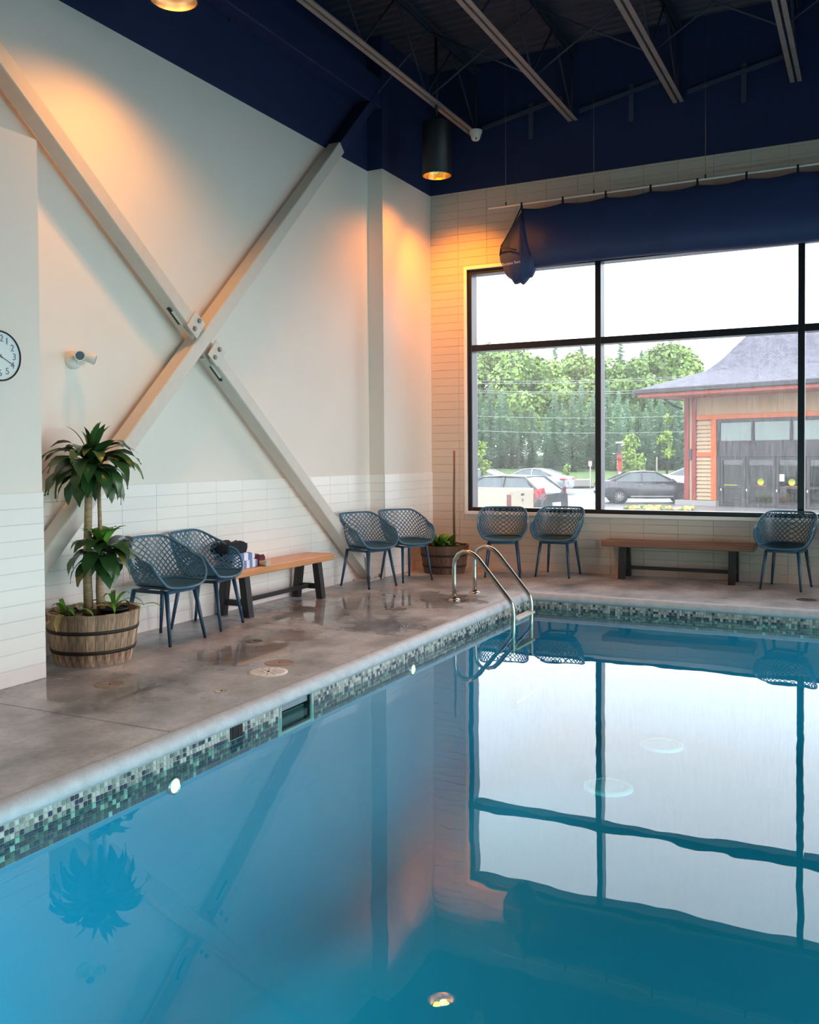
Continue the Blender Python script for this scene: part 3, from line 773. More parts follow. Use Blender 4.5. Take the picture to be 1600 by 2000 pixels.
# ------------------------------------------------------------------ small wall fittings
t = thing('security_camera', 'white dome security camera on the end of the first roof joist', 'camera', (-4.63, 11.12, 5.69))
MB().lathe([(0.085, 0.0), (0.085, -0.025), (0.072, -0.05), (0.064, -0.075)], 24).build('housing', plastic_w, t)
MB().lathe([(0.062, -0.07), (0.058, -0.10), (0.04, -0.125), (0.001, -0.134)], 24).build('ball', plastic_w, t)
for dx in (-0.018, 0.022): MB().lathe([(0.014, -0.004), (0.014, 0.004), (0.001, 0.005)], 12, c=(dx, 0, 0)).build('lens', dark_glass, t)
for c_ in t.children:
    if c_.name.startswith('lens'): c_.location = (0, -0.036, -0.112); c_.rotation_euler = (math.radians(120), 0, -0.3)

t = thing('emergency_light', 'twin-head emergency light on the left wall above the plant', 'emergency light', (XL, 5.26, 2.262))
MB().lathe([(0.07, 0.0), (0.07, 0.03), (0.05, 0.055), (0.001, 0.06)], 24, axis='x').build('base', plastic_w, t)
def head(p, d, nm):
    p = Vector(p); d = Vector(d).normalized()
    MB().tube([p-d*0.055, p-d*0.03, p+d*0.035, p+d*0.04], [0.018, 0.034, 0.043, 0.041], 18).build('lamp_head', plastic_w, t)
    b = MB(); b.tube([p+d*0.0402, p+d*0.0425], [0.034, 0.032], 18).build('lens', mat('grey_lens', (96, 112, 124), 0.15), t)
head((0.10, -0.02, 0.03), (0.80, -0.55, -0.12), 'a'); head((0.11, 0.085, 0.018), (0.7, 0.65, -0.3), 'b')
MB().tube([(0.04, 0, -0.03), (0.07, -0.01, -0.01), (0.085, -0.015, 0.02)], 0.011, 8).build('arm', plastic_w, t)
MB().tube([(0.04, 0.01, -0.03), (0.07, 0.04, -0.02), (0.095, 0.07, 0.01)], 0.011, 8).build('arm', plastic_w, t)

t = thing('wall_clock', 'round white wall clock cut by the left edge of the picture', 'clock', (XA, 4.123, 2.16))
MB().lathe([(0.162, 0.0), (0.164, 0.03), (0.158, 0.036), (0.153, 0.03)], 48, axis='x').build('rim', rubber, t)
MB().lathe([(0.154, 0.026), (0.001, 0.026)], 48, axis='x').build('dial', mat('clock_dial', (232, 238, 238), 0.4), t)
num_m = mat('clock_grey', (128, 134, 138), 0.5)
for k in range(1, 13):
    a = PI/2-k*PI/6
    me = text_mesh(str(k), 0.062, num_m)
    obj('numeral', me, t, loc=(0.028, 0.112*math.cos(a), 0.112*math.sin(a)), rot=(PI/2, 0, PI/2))
def hand(k, ln, wd):
    a = PI/2-k*PI/6; d = Vector((0, math.cos(a), math.sin(a)))
    MB().beam(Vector((0.031, 0, 0))-d*0.02, Vector((0.031, 0, 0))+d*ln, wd, 0.002, (1, 0, 0)).build('hand', num_m, t)
hand(3.9, 0.12, 0.006); hand(10.2, 0.08, 0.009)
MB().lathe([(0.01, 0.03), (0.01, 0.034), (0.001, 0.035)], 16, axis='x').build('hub', num_m, t)

# ------------------------------------------------------------------ lattice armchairs
def u_curve(t, W, yf, y0, D, n=2.5):
    """t in -1..1: right front -> back centre (t=0) -> left front; front is +y"""
    s = 1 if t >= 0 else -1; t = abs(t)
    arc = 0.66
    if t <= arc:
        a = t/arc*PI/2
        c_, si = math.cos(a), math.sin(a)
        return (s*W*si**(2/n), y0-D*max(0.0, c_)**(2/n))
    return (s*W, y0+(yf-y0)*(t-arc)/(1-arc))
def smooth(a, b, x):
    x = min(1, max(0, (x-a)/(b-a))); return x*x*(3-2*x)
def shell(t, s):
    bx, by = u_curve(t, 0.225, 0.225, 0.02, 0.215, 2.7)
    rx, ry = u_curve(t, 0.305, 0.135, -0.02, 0.285, 2.5)
    rz = 0.835-0.165*smooth(0.28, 0.92, abs(t))-0.02*smooth(0.9, 1.0, abs(t))
    bz = 0.478
    bl = s**0.8
    bulge = math.sin(PI*s)*0.018
    x = bx+(rx-bx)*bl; y = by+(ry-by)*(s**1.1)
    nrm = Vector((x, y-0.0, 0)); nrm = nrm.normalized() if nrm.length > 1e-6 else Vector((0, -1, 0))
    return Vector((x, y, bz+(rz-bz)*s))+nrm*bulge
def snorm(t, s):
    e = 0.01
    a = shell(min(1, t+e), s)-shell(max(-1, t-e), s); b = shell(t, min(1, s+e))-shell(t, max(0, s-e))
    return a.cross(b).normalized()
def make_chair():
    lat = MB(); cw = 2/26.0; rows = 6.5; D = rows*cw/2*1.0
    for fam in (1, -1):
        k = -60
        while k < 60:
            t0 = k*cw
            if fam == -1: t0 += cw*0.0
            pts = []
            for i in range(15):
                s = i/14; t_ = t0+fam*s*D*2
                if -1 <= t_ <= 1: pts.append((t_, s))
            if len(pts) >= 2:
                vs_ = []; F = []
                for (t_, s) in pts:
                    p = shell(t_, s); nn = snorm(t_, s)
                    tt = (shell(max(-1, min(1, t_+fam*0.01*D*2)), min(1, s+0.01))-shell(max(-1, min(1, t_-fam*0.01*D*2)), max(0, s-0.01)))
                    tt.normalize(); sd = nn.cross(tt)
                    for (i, j) in ((-1, -1), (1, -1), (1, 1), (-1, 1)): vs_.append(p+sd*(i*0.0046)+nn*(j*0.0032))
                for q in range(len(pts)-1):
                    for j in range(4):
                        j2 = (j+1) % 4; F.append((q*4+j, q*4+j2, q*4+4+j2, q*4+4+j))
                lat.add(vs_, F)
            k += 1
    # solid strip where the lattice meets the seat
    secs = []
    for i in range(61):
        t_ = -1+2*i/60; sec = []
        for (s, o_) in ((0, 0.005), (0.07, 0.005), (0.07, -0.005), (0, -0.005)):
            sec.append(shell(t_, s)+snorm(t_, s)*o_)
        secs.append(sec)
    lat.loft(secs)
    # seat pan: rings from the rim of the base curve to the middle, both faces
    ring = [(shell(-1+2*i/48, 0.0)) for i in range(49)]
    front = [Vector((0.225-0.45*i/12, 0.225+0.035*math.sin(PI*i/12), 0.478-0.028*math.sin(PI*i/12)**0.5)) for i in range(1, 12)]
    loop = ring+front
    c0 = Vector((0, 0.02, 0))
    pan = MB()
    for off, flip in ((0.0, False), (-0.012, True)):
        vs_ = []; F = []; nl = len(loop); lv = (1.0, 0.93, 0.8, 0.55, 0.25)
        for s in lv:
            for p in loop:
                z = 0.440+(p.z-0.440)*(s**4)
                vs_.append((c0.x+(p.x-c0.x)*s, c0.y+(p.y-c0.y)*s, z+off))
        vs_.append((c0.x, c0.y, 0.440+off))
        for r_ in range(len(lv)-1):
            for q in range(nl):
                q2 = (q+1) % nl; f = (r_*nl+q, r_*nl+q2, (r_+1)*nl+q2, (r_+1)*nl+q); F.append(f[::-1] if flip else f)
        for q in range(nl):
            f = ((len(lv)-1)*nl+q, (len(lv)-1)*nl+(q+1) % nl, len(vs_)-1); F.append(f[::-1] if flip else f)
        pan.add(vs_, F, True)
    rim = [shell(-1+2*i/60, 1.0) for i in range(61)]
    fr = [shell(1, 1-i/10) for i in range(1, 10)]+[shell(1, 0)]
    fl_ = [Vector((0.225-0.45*i/12, 0.225+0.035*math.sin(PI*i/12), 0.478-0.028*math.sin(PI*i/12)**0.5)) for i in range(1, 12)]
    fb = [shell(-1, i/10) for i in range(0, 10)]
    parts = [('back_shell', lat.mesh('back_shell', teal)), ('seat', pan.mesh('seat', teal)), ('rim', MB().tube(rim+fr+fl_+fb, 0.0105, 8, closed=True).mesh('rim', teal))]
    fm = MB()
    for sx in (-1, 1): fm.beam((sx*0.165, -0.175, 0.418), (sx*0.165, 0.17, 0.418), 0.028, 0.024)
    for sy in (-0.175, 0.17): fm.beam((-0.18, sy, 0.418), (0.18, sy, 0.418), 0.028, 0.024)
    parts.append(('seat_frame', fm.mesh('seat_frame', teal_leg)))
    for sx in (-1, 1):
        for sy in (-1, 1):
            p = Vector((sx*0.168, 0.168 if sy > 0 else -0.172, 0.428)); q = Vector((sx*0.213, sy*0.24, 0.0))
            parts.append(('leg', MB().tube([p, p.lerp(q, 0.5), p.lerp(q, 0.955)], [0.019, 0.0165, 0.0125], 10).mesh('leg', teal_leg)))
            parts.append(('foot_cap', MB().tube([p.lerp(q, 0.955), q], [0.0128, 0.012], 10).mesh('foot_cap', rubber)))
    return parts
cparts = make_chair()
def place_chair(x, y, fx, fy, label, group):
    rz = math.atan2(fy, fx)-PI/2
    t = thing('lattice_armchair', label, 'chair', (x, y, 0), rz, group)
    last = None
    for nm, me in cparts:
        if nm == 'foot_cap': obj(nm, me, last)
        else: last = obj(nm, me, t)
G1 = 'blue lattice armchairs around the pool deck'
place_chair(-5.20, 5.82, 1, 0.0, 'teal lattice armchair partly behind the plant barrel', G1)
place_chair(-5.285, 6.465, 0.98, 0.19, 'teal lattice armchair standing against the near end of the orange bench', G1)
place_chair(-5.22, 9.262, 0.95, -0.31, 'teal lattice armchair at the foot of the X brace, left of the corner pair', G1)
place_chair(-5.06, 9.905, 0.88, -0.47, 'teal lattice armchair in front of the pilaster, beside the corner barrel', G1)
place_chair(-4.14, 10.76, 0.33, -0.944, 'teal lattice armchair under the left end of the window, behind the pool ladder', G1)
place_chair(-3.51, 11.02, 0.0, -1, 'teal lattice armchair under the window between the ladder and the brown bench', G1)
place_chair(-0.88, 11.0, -0.16, -0.987, 'teal lattice armchair to the right of the brown bench', G1)
place_chair(-0.21, 11.0, -0.1, -1, 'teal lattice armchair cut off by the right edge of the picture', G1)

# ------------------------------------------------------------------ benches
def bench(label, loc, rz, wood):
    t = thing('wooden_bench', label, 'bench', loc, rz, 'low trestle benches')
    L_, W_ = 1.74, 0.36
    MB().bbox(-L_/2, L_/2, -W_/2, W_/2, 0.385, 0.455, 0.008).build('seat_plank', wood, t)
    for sx in (-1, 1):
        x = sx*0.63
        for sy in (-1, 1):
            b = MB(); sec0 = []; sec1 = []
            for (i, j) in ((-1, -1), (1, -1), (1, 1), (-1, 1)):
                sec0.append((x+i*0.038, sy*0.155+j*0.036, 0.0)); sec1.append((x+i*0.038, sy*0.105+j*0.036, 0.385))
            b.loft([sec0, sec1], smooth=False); b.build('leg', black_wood, t)
        MB().bbox(x-0.02, x+0.02, -0.115, 0.115, 0.10, 0.155, 0.003).build('crossbar', black_wood, t)
    MB().bbox(-0.612, 0.612, -0.02, 0.02, 0.108, 0.148, 0.003).build('stretcher', black_wood, t)
    return t
bench('orange-toned wooden bench with folded towels along the left wall', (-5.37, 7.60, 0), PI/2, mat('oiled_wood_bench', (214, 148, 102), 0.4, noise=0.12, nscale=3.0, stretch=(1.2, 18, 18)))
bench('brown wooden bench under the window', (-2.085, 11.16, 0), 0, brown_wood)

# towels and clothes on the bench
def soft_block(x0, x1, y0, y1, z0, z1, seed, n=9, amp=0.006):
    rr = random.Random(seed); b = MB(); secs = []
    for i in range(n):
        x = x0+(x1-x0)*i/(n-1); sec = []
        e = 0.85+0.15*math.sin(PI*min(1, (i+0.6)/n))
        for k in range(16):
            a = 2*PI*k/16; c_, s_ = math.cos(a), math.sin(a)
            yy = (y0+y1)/2+(y1-y0)/2*e*abs(c_)**0.45*(1 if c_ >= 0 else -1)
            zz = (z0+z1)/2+(z1-z0)/2*abs(s_)**0.45*(1 if s_ >= 0 else -1)
            if s_ > 0.2: zz += rr.uniform(-amp, amp)
            sec.append((x, yy+rr.uniform(-amp, amp)*0.5, zz))
        secs.append(sec)
    return b.loft(secs)
tw1 = stripes('blue_stripe_cloth', (240, 240, 246), (132, 142, 196), 1, 11)
tw2 = stripes('blue_stripe_cloth_b', (244, 242, 246), (120, 132, 190), 1, 8)
o = soft_block(-0.12, 0.12, -0.20, 0.20, 0.0, 0.075, 3).build('folded_towel', tw1); o.location = (-5.36, 6.98, 0.4555); tag(o, 'blue and white striped towel folded at the bottom of the stack on the bench', 'towel')
o = soft_block(-0.11, 0.11, -0.19, 0.19, 0.0, 0.065, 4).build('folded_towel', tw2); o.location = (-5.37, 6.97, 0.529); tag(o, 'blue and white striped towel folded on top of the other towel', 'towel')
o = soft_block(-0.10, 0.10, -0.17, 0.17, 0.0, 0.11, 5, amp=0.014).build('dark_garment', mat('black_cloth', (24, 30, 40), 0.9, noise=0.2, nscale=12)); o.location = (-5.38, 6.90, 0.594); tag(o, 'crumpled dark garment heaped on the folded towels', 'garment')
o = soft_block(-0.06, 0.06, -0.055, 0.055, 0.0, 0.10, 6, amp=0.01).build('maroon_cloth', mat('maroon_cloth', (112, 50, 60), 0.9, noise=0.5, nscale=18)); o.location = (-5.32, 7.25, 0.4555); tag(o, 'small crumpled maroon cloth beside the striped towels', 'cloth')
o = soft_block(-0.04, 0.04, -0.045, 0.045, 0.0, 0.05, 8, amp=0.006).build('cream_cloth', mat('cream_cloth', (206, 186, 160), 0.9)); o.location = (-5.215, 7.235, 0.4555); tag(o, 'small cream cloth in front of the maroon one on the bench', 'cloth')

# ------------------------------------------------------------------ half-barrel planters
def barrel(label, loc, rt, rb, h, sm, n=30, rot=0.0):
    t = thing('barrel_planter', label, 'planter', loc, rot, 'half-barrel planters')
    da = 2*PI/n; th = 0.022
    mes = []
    for v in range(3):
        b = MB(); secs = []
        tilt = (0, 0.003, -0.002)[v]
        for i in range(5):
            s = i/4; r = rb+(rt-rb)*(s**0.8); z = s*h+(tilt if i == 4 else 0); g_ = da/2*0.975
            ro = r+tilt*0.6
            secs.append([(ro*math.cos(-g_), ro*math.sin(-g_), z), ((ro+0.0025), 0, z), (ro*math.cos(g_), ro*math.sin(g_), z), ((r-th)*math.cos(g_), (r-th)*math.sin(g_), z), ((r-th)*math.cos(-g_), (r-th)*math.sin(-g_), z)])
        b.loft(secs, smooth=False); mes.append(b.mesh('stave', sm))
    for k in range(n): obj('stave', mes[(k*7) % 3], t, rot=(0, 0, k*da))
    for s, hh in ((0.66, 0.026), (0.27, 0.026)):
        pf = []
        for dz, dr in ((-hh/2, 0.002), (-hh/2, 0.007), (hh/2, 0.0085), (hh/2, 0.002)):
            ss = s+dz/h; pf.append((rb+(rt-rb)*(ss**0.8)+dr, s*h+dz))
        MB().lathe(pf, 48).build('hoop', hoop_m, t)
    MB().lathe([(rt-0.03, h*0.88), (rt*0.6, h*0.90), (0.001, h*0.91)], 32).build('soil', soil_m, t)
    MB().disc(rb-0.01, 0.012, 32).build('base_board', sm, t)
    return t
B1 = (-5.185, 5.03); B2 = (-4.935, 10.74)
barrel('weathered half-barrel planter holding the tall dracaena', (B1[0], B1[1], 0), 0.335, 0.275, 0.375, stave_m)
barrel('dark half-barrel planter in the corner by the window wall', (B2[0], B2[1], 0), 0.315, 0.255, 0.355, stave_d, rot=0.05)

# ------------------------------------------------------------------ plants
def leaf_mesh(name, L_, W_, arch, m, fold=0.25, n=9, wob=0.0, seed=0):
    """leaf along +x from the origin; arch = list of (fraction, pitch radians)"""
    rr = random.Random(seed); pts = [Vector((0, 0, 0))]; pit = []
    for i in range(n):
        f = i/(n-1); p = arch[0]+(arch[1]-arch[0])*smooth(0, 1, f)+(arch[2]-arch[1])*max(0, f-0.55)*2
        pit.append(p)
        if i: pts.append(pts[-1]+Vector((math.cos(p), 0, math.sin(p)))*(L_/(n-1)))
    b = MB(); vs_ = []; F = []
    for i in range(n):
        f = i/(n-1)
        w_ = W_/2*(0.32+0.68*math.sin(PI*min(1, f*0.9+0.08))**0.8) if f < 0.96 else 0.002
        if f > 0.7: w_ *= max(0.03, 1-((f-0.7)/0.3)**1.6)
        nn = Vector((-math.sin(pit[i]), 0, math.cos(pit[i])))
        wz = rr.uniform(-wob, wob)
        vs_ += [pts[i]+Vector((0, w_, 0))+nn*(fold*w_+wz), pts[i], pts[i]+Vector((0, -w_, 0))+nn*(fold*w_-wz)]
    for i in range(n-1):
        for k in range(2):
            F.append((i*3+k, i*3+3+k, i*3+4+k, i*3+1+k))
    b.add(vs_, F, True)
    me = b.mesh(name, m)
    return me
def rosette(parent, c, leaves, r0, meshes, rr, name='leaf', zspread=0.1):
    for i in range(leaves):
        f = i/max(1, leaves-1)
        az = i*2.39996+rr.uniform(-0.25, 0.25)
        me = meshes[min(len(meshes)-1, int(f*len(meshes)))]
        sc = rr.uniform(0.85, 1.12)
        obj(name, me, parent, loc=(c[0]+r0*math.cos(az), c[1]+r0*math.sin(az), c[2]+zspread*(0.5-f)), rot=(rr.uniform(-0.25, 0.25), rr.uniform(-0.12, 0.12), az), scale=(sc, sc, sc))
rr = random.Random(21)
dr = thing('dracaena_plant', 'tall dracaena with two leafy crowns standing in the near barrel', 'plant', (B1[0], B1[1], 0.33))
MB().tube([(-0.03, -0.015, 0.0), (-0.035, -0.02, 0.35), (-0.02, -0.015, 0.75), (-0.01, -0.01, 1.10)], [0.036, 0.032, 0.029, 0.026], 12).build('cane', cane_m, dr)
MB().tube([(0.055, 0.03, 0.0), (0.045, 0.025, 0.18), (0.04, 0.03, 0.40)], [0.036, 0.031, 0.024], 12).build('cane', cane_m, dr)
MB().tube([(0.04, 0.03, 0.38), (0.045, 0.035, 0.7), (0.04, 0.03, 1.05)], [0.016, 0.015, 0.013], 10).build('cane', cane_m, dr)
MB().tube([(0.04, 0.03, 0.60), (0.0, 0.01, 0.57), (0.02, 0.02, 0.55)], [0.014, 0.016, 0.008], 8).build('pruned_stub', hoop_m, dr)
big = [leaf_mesh('leaf', 0.27, 0.05, (1.35, 1.0, 0.6), leaf_g, seed=1), leaf_mesh('leaf', 0.36, 0.095, (0.75, 0.1, -0.7), leaf_g, wob=0.006, seed=2, fold=0.15),
       leaf_mesh('leaf', 0.39, 0.11, (0.55, -0.25, -1.1), leaf_g, wob=0.008, seed=3, fold=0.12), leaf_mesh('leaf', 0.40, 0.115, (0.35, -0.6, -1.4), leaf_g, wob=0.008, seed=4, fold=0.12),
       leaf_mesh('leaf', 0.38, 0.115, (0.1, -1.0, -1.5), leaf_g, wob=0.009, seed=5, fold=0.12), leaf_mesh('leaf', 0.33, 0.11, (-0.2, -1.25, -1.5), leaf_g, wob=0.009, seed=6, fold=0.12)]
yel = [leaf_mesh('leaf', 0.32, 0.11, (0.3, -0.8, -1.4), leaf_y, seed=7, fold=0.12), leaf_mesh('leaf', 0.27, 0.10, (0.1, -1.0, -1.4), leaf_y, seed=8, fold=0.12)]
rosette(dr, (0.0, 0.0, 1.13), 60, 0.02, big, rr, zspread=0.14)
rosette(dr, (0.0, 0.0, 1.10), 4, 0.02, yel, rr, zspread=0.12)
mid = [leaf_mesh('leaf', 0.22, 0.085, (1.2, 0.6, 0.0), leaf_l, seed=11), leaf_mesh('leaf', 0.29, 0.10, (0.7, -0.4, -1.2), leaf_g, seed=12, fold=0.12),
       leaf_mesh('leaf', 0.31, 0.11, (0.35, -0.9, -1.45), leaf_g, wob=0.006, seed=13, fold=0.12), leaf_mesh('leaf', 0.30, 0.11, (0.0, -1.25, -1.5), leaf_g, wob=0.006, seed=14, fold=0.12)]
rosette(dr, (0.06, 0.045, 0.47), 40, 0.025, mid, rr, zspread=0.12)
rosette(dr, (0.06, 0.045, 0.44), 3, 0.025, yel[1:], rr, zspread=0.10)
rr = random.Random(5)
small = [leaf_mesh('leaf', 0.21, 0.03, (1.2, 0.3, -0.6), leaf_l, seed=15), leaf_mesh('leaf', 0.25, 0.032, (0.8, -0.3, -1.2), leaf_l, seed=16), leaf_mesh('leaf', 0.22, 0.026, (0.5, -0.5, -1.2), leaf_dead, seed=17)]
sp = thing('spider_plant', 'straggly spider plant with dry leaves at the left of the near barrel', 'plant', (B1[0]-0.10, B1[1]-0.16, 0.335))
rosette(sp, (0, 0, 0.0), 16, 0.012, small, rr, zspread=0.02)
obj('leaf', leaf_mesh('leaf', 0.20, 0.07, (0.7, -1.2, -1.55), leaf_l, seed=18), sp, loc=(-0.06, -0.10, 0.0), rot=(0, 0, -2.0))
obj('leaf', leaf_mesh('leaf', 0.22, 0.055, (0.6, -1.2, -1.6), leaf_dead, wob=0.006, seed=19), sp, loc=(0.10, -0.09, 0.02), rot=(0, 0, -1.25))
obj('leaf', leaf_mesh('leaf', 0.19, 0.05, (0.6, -1.0, -1.6), leaf_y, wob=0.006, seed=20), sp, loc=(0.17, -0.02, 0.02), rot=(0, 0, -1.0))
pp = thing('potted_sprout', 'small plant in a black nursery pot at the right of the near barrel', 'plant', (B1[0]+0.15, B1[1]+0.06, 0.32))
MB().lathe([(0.085, 0.0), (0.10, 0.07), (0.104, 0.07), (0.104, 0.06)], 24).build('nursery_pot', rubber, pp)
MB().lathe([(0.098, 0.062), (0.001, 0.066)], 24).build('soil', soil_m, pp)
rosette(pp, (0, 0, 0.07), 10, 0.01, small, rr, zspread=0.02)
MB().tube([(0, 0, 0.07), (0.10, 0.05, 0.11), (0.20, 0.10, 0.09)], 0.003, 5).build('stem', leaf_l, pp)
obj('leaf', leaf_mesh('leaf', 0.14, 0.035, (0.3, -0.4, -0.8), leaf_l, seed=22), pp, loc=(0.20, 0.10, 0.09), rot=(0, 0, 0.45))
cpl = thing('leafy_bush', 'bright green leafy plant in the corner barrel', 'plant', (B2[0], B2[1], 0.32))
bush = [leaf_mesh('leaf', 0.17, 0.06, (1.3, 0.8, 0.2), leaf_l, seed=31), leaf_mesh('leaf', 0.20, 0.06, (0.9, 0.1, -0.6), leaf_l, seed=32), leaf_mesh('leaf', 0.17, 0.055, (0.5, -0.4, -0.9), leaf_l, seed=33)]
for (dx, dy) in ((-0.08, -0.06), (0.03, -0.1), (0.06, 0.05), (-0.02, 0.06), (-0.12, 0.04)): rosette(cpl, (dx, dy, 0.02), 12, 0.012, bush, rr, zspread=0.05)
obj('leaf', leaf_mesh('leaf', 0.2, 0.05, (0.5, 0.0, -0.5), mat('pale_leaf', (196, 200, 180), 0.5), seed=34), cpl, loc=(0.1, -0.05, 0.04), rot=(0, 0, 0.3))
o = MB().tube([(0.0, 0, 0), (-0.004, 0.0, 0.5), (0.004, 0, 0.95), (0.004, 0, 1.24)], [0.015, 0.014, 0.013, 0.012], 10).build('wooden_pole', mat('brown_pole', (128, 84, 58), 0.55, noise=0.15, nscale=8)); o.location = (B2[0]+0.12, B2[1]+0.05, 0.318)
tag(o, 'slender brown pole standing upright in the corner barrel', 'pole')

# ------------------------------------------------------------------ pool ladder
ld = thing('pool_ladder', 'stainless steel pool ladder handrails at the far left pool corner', 'ladder', (PX, 8.974, 0))
def arc(c, r, a0, a1, n=8): return [(c[0]+r*math.cos(a0+(a1-a0)*i/n), c[1]+r*math.sin(a0+(a1-a0)*i/n)) for i in range(n+1)]
def rail(y):
    # profile in (x,z) relative to the pool edge: post, arch, slope, drop into the water
    x0 = -3.886-PX; path = [(x0, 0.0), (x0, 0.36)]
    path += [(x0+0.012, 0.42), (x0+0.045, 0.475), (x0+0.10, 0.505), (x0+0.16, 0.502), (x0+0.225, 0.475), (x0+0.275, 0.43)]
    path += [(x0+0.41, 0.27), (x0+0.545, 0.11), (x0+0.60, 0.045), (x0+0.632, 0.0), (x0+0.646, -0.06), (x0+0.648, -0.12), (x0+0.648, -1.05)]
    fine = []
    for i in range(len(path)-1):
        for k in range(2): fine.append((path[i][0]+(path[i+1][0]-path[i][0])*k/2, path[i][1]+(path[i+1][1]-path[i][1])*k/2))
    fine.append(path[-1])
    MB().tube([(x, y, z) for x, z in fine], 0.0235, 14).build('handrail', chrome, ld)
    MB().lathe([(0.062, 0.0), (0.062, 0.006), (0.05, 0.016), (0.026, 0.02)], 28, c=(x0, y, 0)).build('flange', chrome, ld)
for yy in (8.702-8.974, 9.246-8.974): rail(yy)
xs = -3.886-PX+0.648
for z in (-0.160, -0.45, -0.72, -0.99):
    MB().bbox(xs-0.045, xs+0.045, -0.262, 0.262, z-0.012, z+0.012, 0.004).build('tread', plastic_w, ld)

# ------------------------------------------------------------------ floor fittings
t = thing('floor_drain', 'round white slotted floor drain on the deck', 'drain', (-3.762, 5.245, 0))
dw = mat('drain_white', (240, 238, 234), 0.5)
MB().lathe([(0.135, 0.0), (0.132, 0.005), (0.115, 0.006), (0.001, 0.006)], 36).build('cover', dw, t)
for k in range(12):
    a = k*PI/6
    MB().beam((0.035*math.cos(a), 0.035*math.sin(a), 0.0065), (0.11*math.cos(a), 0.11*math.sin(a), 0.0065), 0.007, 0.0015).build('slot', mat('slot_grey', (176, 170, 164), 0.6), t)
MB().lathe([(0.012, 0.0065), (0.011, 0.009), (0.001, 0.009)], 12).build('screw', rubber, t)
for (x, y, r_, lb, c_) in ((-4.51, 4.51, 0.10, 'worn round cleanout cover in the wet patch by the planter', (140, 128, 118)), (-4.5, 6.09, 0.07, 'small dark round cover in front of the second armchair', (92, 82, 76)), (-3.73, 4.69, 0.05, 'tiny bright metal cover near the pool edge', (190, 184, 176)), (-3.86, 5.52, 0.11, 'rusty orange round cover just behind the white drain', (160, 134, 120)), (-4.15, 7.95, 0.09, 'dark round cover in front of the bench', (96, 90, 86)), (-0.62, 10.2, 0.10, 'dark oval looking cover on the far deck', (70, 64, 60))):
    t = thing('floor_cover', lb, 'cover', (x, y, 0), group='round covers set in the deck')
    MB().lathe([(r_, 0.0), (r_*0.97, 0.0025), (r_*0.8, 0.003), (r_*0.78, 0.002), (0.001, 0.002)], 28).build('plate', mat('cover_%d' % c_[0], c_, 0.55, noise=0.3, nscale=20), t)
    MB().lathe([(0.008, 0.002), (0.007, 0.005), (0.001, 0.005)], 8).build('screw', rubber, t)

# ------------------------------------------------------------------ outdoors
ALB = 0.6
GZ = -0.70
CF = Vector((-0.451, 0.8925)); CR = Vector((0.8925, 0.451))
def ground(px, depth):
    """a point on the lot: metres ahead of the viewer and the bearing read off the photograph, as plain world coordinates"""
    p = CF*depth+CR*((px-800)/1800.6*depth); return (p.x, p.y)
asph = mat('wet_asphalt', (150, 150, 152), 0.35, noise=0.08, nscale=0.6)
lot = MB(); hx0, hx1, hy0, hy1 = XL-0.3, XR+0.3, YF-0.3, YB+0.3
for (a, b, c, d) in ((-160, 160, hy1, 200), (-160, 160, -60, hy0), (-160, hx0, hy0, hy1), (hx1, 160, hy0, hy1)): lot.add([(a, c, GZ), (b, c, GZ), (b, d, GZ), (a, d, GZ)], [(0, 1, 2, 3)])
o = lot.build('parking_lot', asph, kind='structure'); o['label'] = 'pale wet asphalt parking lot outside the window'
grass_m = mat('lawn', (96, 128, 62), 0.9, noise=0.3, nscale=1.5)
x0, y0 = ground(1130, 62)
gv = MB()
for i in range(14): pass
A = ground(700, 60); B = ground(1300, 60); C_ = ground(1400, 110); D_ = ground(600, 110)
gz = GZ+0.12
gv.add([(A[0], A[1], GZ), (B[0], B[1], GZ), (C_[0], C_[1], GZ), (D_[0], D_[1], GZ), (A[0], A[1], gz), (B[0], B[1], gz), (C_[0], C_[1], gz+2.0), (D_[0], D_[1], gz+2.0)], [(4, 5, 6, 7), (0, 1, 5, 4), (1, 2, 6, 5), (2, 3, 7, 6), (3, 0, 4, 7)])
o = gv.build('grass_verge', grass_m); tag(o, 'green grass verge between the parking lot and the trees', 'grass', kind='stuff')
cm = mat('kerb_concrete', (180, 178, 172), 0.7)

# -------- trees
trunk_m = mat('tree_bark', (84, 72, 62), 0.9)
con_m = mat('spruce_needles', (150, 192, 152), 0.7, noise=0.25, nscale=0.9, rnd=0.18)
dec_m = mat('summer_leaves', (160, 198, 104), 0.6, noise=0.25, nscale=0.7, rnd=0.2)
dec_m2 = mat('yellowgreen_leaves', (150, 186, 66), 0.6, noise=0.2, nscale=1.0, rnd=0.1)
def leaf_cloud(n, fn, size, rr_, droop=0.0):
    vs_ = []; F = []
    for _ in range(n):
        p, d = fn(rr_)
        a = Vector((rr_.gauss(0, 1), rr_.gauss(0, 1), rr_.gauss(0, 0.6))).normalized()
        b_ = a.cross(d if d.length > 0 else Vector((0, 0, 1)))
        if b_.length < 1e-3: continue
        b_.normalize(); s = size*rr_.uniform(0.6, 1.4); o_ = len(vs_)
        vs_ += [p+a*s, p+b_*s*0.7, p-a*s-Vector((0, 0, droop*s)), p-b_*s*0.7]
        F.append((o_, o_+1, o_+2, o_+3))
    return vs_, F
